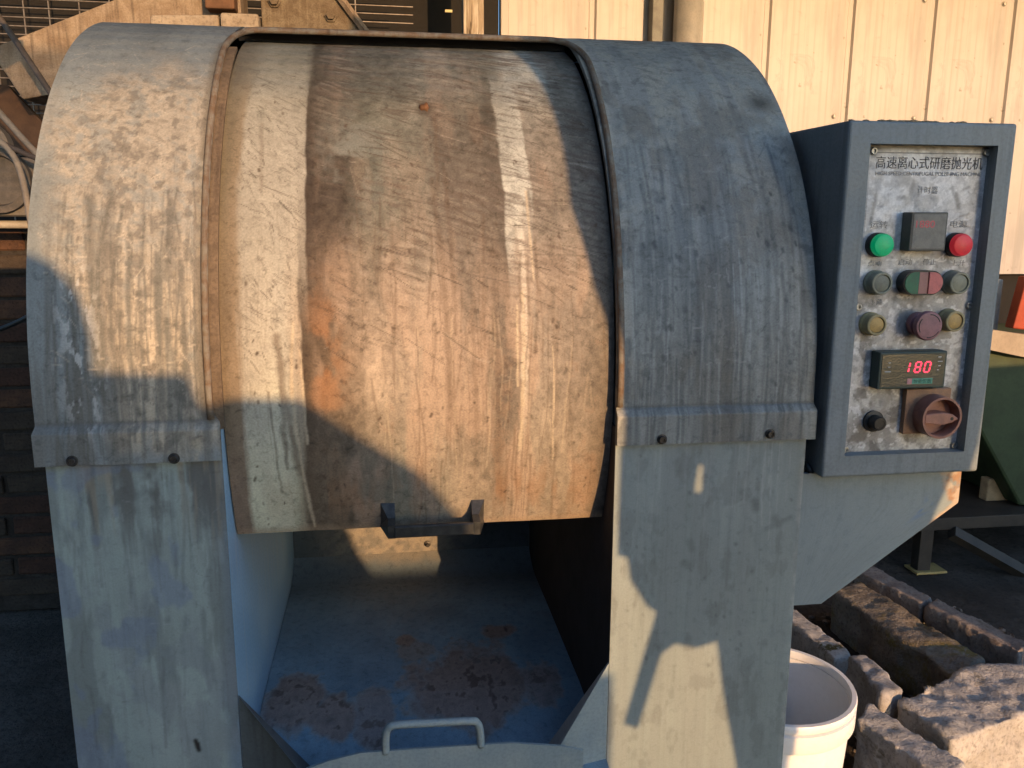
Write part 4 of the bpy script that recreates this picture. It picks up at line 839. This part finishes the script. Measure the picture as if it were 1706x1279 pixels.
for r_ in range(17):
    z = .172 - r_ * .0615
    if z < GZ: break
    for k in range(4):
        o = bpy.data.objects.new('brick', random.choice(bms)); col.objects.link(o); o.location = (-1.5 + k * .242 + (.12 if r_ % 2 else 0) + random.uniform(-.003, .003), 1.5 + random.uniform(-.004, .004), z); attach(o, bw)

# ------------------------------------------------------------------ unseen blockers added outside the picture to shape sun and sky light
tag(box('left_sky_blocker', -1.2, -1.02, -4.0, .2, GZ, 2.2, M_shade), 'added unseen dark wall on the left that blocks sky light', 'wall')  # added out of view to cut sky light from the left
tag(box('overhead_sky_blocker', -1.7, 4.0, -.25, 2.6, 1.46, 1.52, M_shade), 'added unseen slab above the machine that blocks overhead sky light', 'light blocker')  # added out of view to cut sky light from above
def screen(name, pts, holes, Y, mat, label, cat):
    cu = bpy.data.curves.new('c', 'CURVE'); cu.dimensions = '2D'; cu.fill_mode = 'BOTH'; cu.extrude = .004
    for poly in [pts] + holes:
        sp = cu.splines.new('POLY'); sp.points.add(len(poly) - 1); sp.use_cyclic_u = True
        for p, (s, t) in zip(sp.points, poly): p.co = (s - SK * Y, t - SH * Y, 0, 1)
    o = bpy.data.objects.new('c', cu); col.objects.link(o); dg = bpy.context.evaluated_depsgraph_get(); dg.update()
    me = bpy.data.meshes.new_from_object(o.evaluated_get(dg), depsgraph=dg); bpy.data.objects.remove(o); bpy.data.curves.remove(cu)
    for v in me.vertices: v.co = Vector((v.co.x, Y - v.co.z, v.co.y))
    me.name = name; me.materials.clear(); surf_uv(me); return tag(link(name, me, mat), label, cat)
M_blocker = plain('sun_blocker_grey', (.30, .31, .30), (.22, .23, .23), .8, 3)  # grey of the added sun blockers
tag(box('low_light_blocker', -1.0, -.57, -.30, .0, GZ, .38, M_shade), 'added unseen box left of the machine that darkens the bricks behind', 'locker')  # added out of view to darken the lower left background
tag(box('side_sky_blocker', -1.7, -.60, -.35, .3, .80, .84, M_shade), 'added unseen slab left of the machine that blocks sky light', 'awning')  # added out of view to narrow the sky seen by the bricks
lv = thing('half_sun_slats', (0, -6.0, GZ), 'added unseen slats that halve the sun on the hood top', 'canopy')  # added out of view for soft half sun on the hood top
for i in range(20):
    t0 = .455 + i * .021; w = min(.0125, .003 + i * .0013)
    sl = screen('slat', [(-1.8, t0 + .02), (1.2, t0 - .015), (1.2, t0 - .015 + w), (-1.8, t0 + .02 + w)], [], -6.0, M_blocker, None, None); attach(sl, lv)
screen('left_sun_cutout', [(-1.5, .26), (-.444, .234), (-.418, .221), (-.393, .188), (-.385, .142), (-.387, .102), (-.289, .097), (-.276, .06), (-.241, .068), (-.165, .065), (-.098, .016), (-.025, -.032), (.026, -.092), (.02, -.2), (.06, -.303), (.204, -.303), (.2, -1.369), (-1.5, -1.369)], [], -3.0, M_blocker, 'added unseen cut-out sheet shaping the sun on the door and left hood', 'board')  # added blocker, outline cut to the wanted shadow edge on door and hood
screen('right_sun_cutout', [(.24, .95), (.225, .6), (.20, .45), (.19, .387), (.176, .296), (.187, .191), (.197, .155), (.207, .10), (.207, -.142), (.22, -.146), (.225, -.176), (.248, -.213), (.26, -.221), (.222, -.375), (.24, -.383), (.267, -.281), (.286, -.267), (.315, -.275), (.343, -.268), (.355, -.339), (.381, -.456), (.395, -.62), (.41, -1.148), (.56, -1.148), (.575, -.5), (.60, -.3), (.63, -.114), (.65, -.06), (.66, -.015), (.665, .08), (.69, .3), (.72, .95)],
       [[(.305, -.027), (.312, -.031), (.312, -.067), (.301, -.065)]], -1.7, M_blocker, 'added unseen cut-out sheet shaping the sun patches on the right side', 'tarpaulin')  # added blocker, outline and hole cut to the wanted sun patches
screen('bench_sun_blocker', [(1.60, .02), (3.6, .1), (3.6, -1.14), (1.63, -1.14), (1.58, -.5)], [], -1.7, M_blocker, 'added unseen sheet that keeps the sun off the bench corner', 'stack')  # added blocker that keeps the bench area out of the sun
for o in list(sc.objects):
    if '_w' in o: del o['_w']
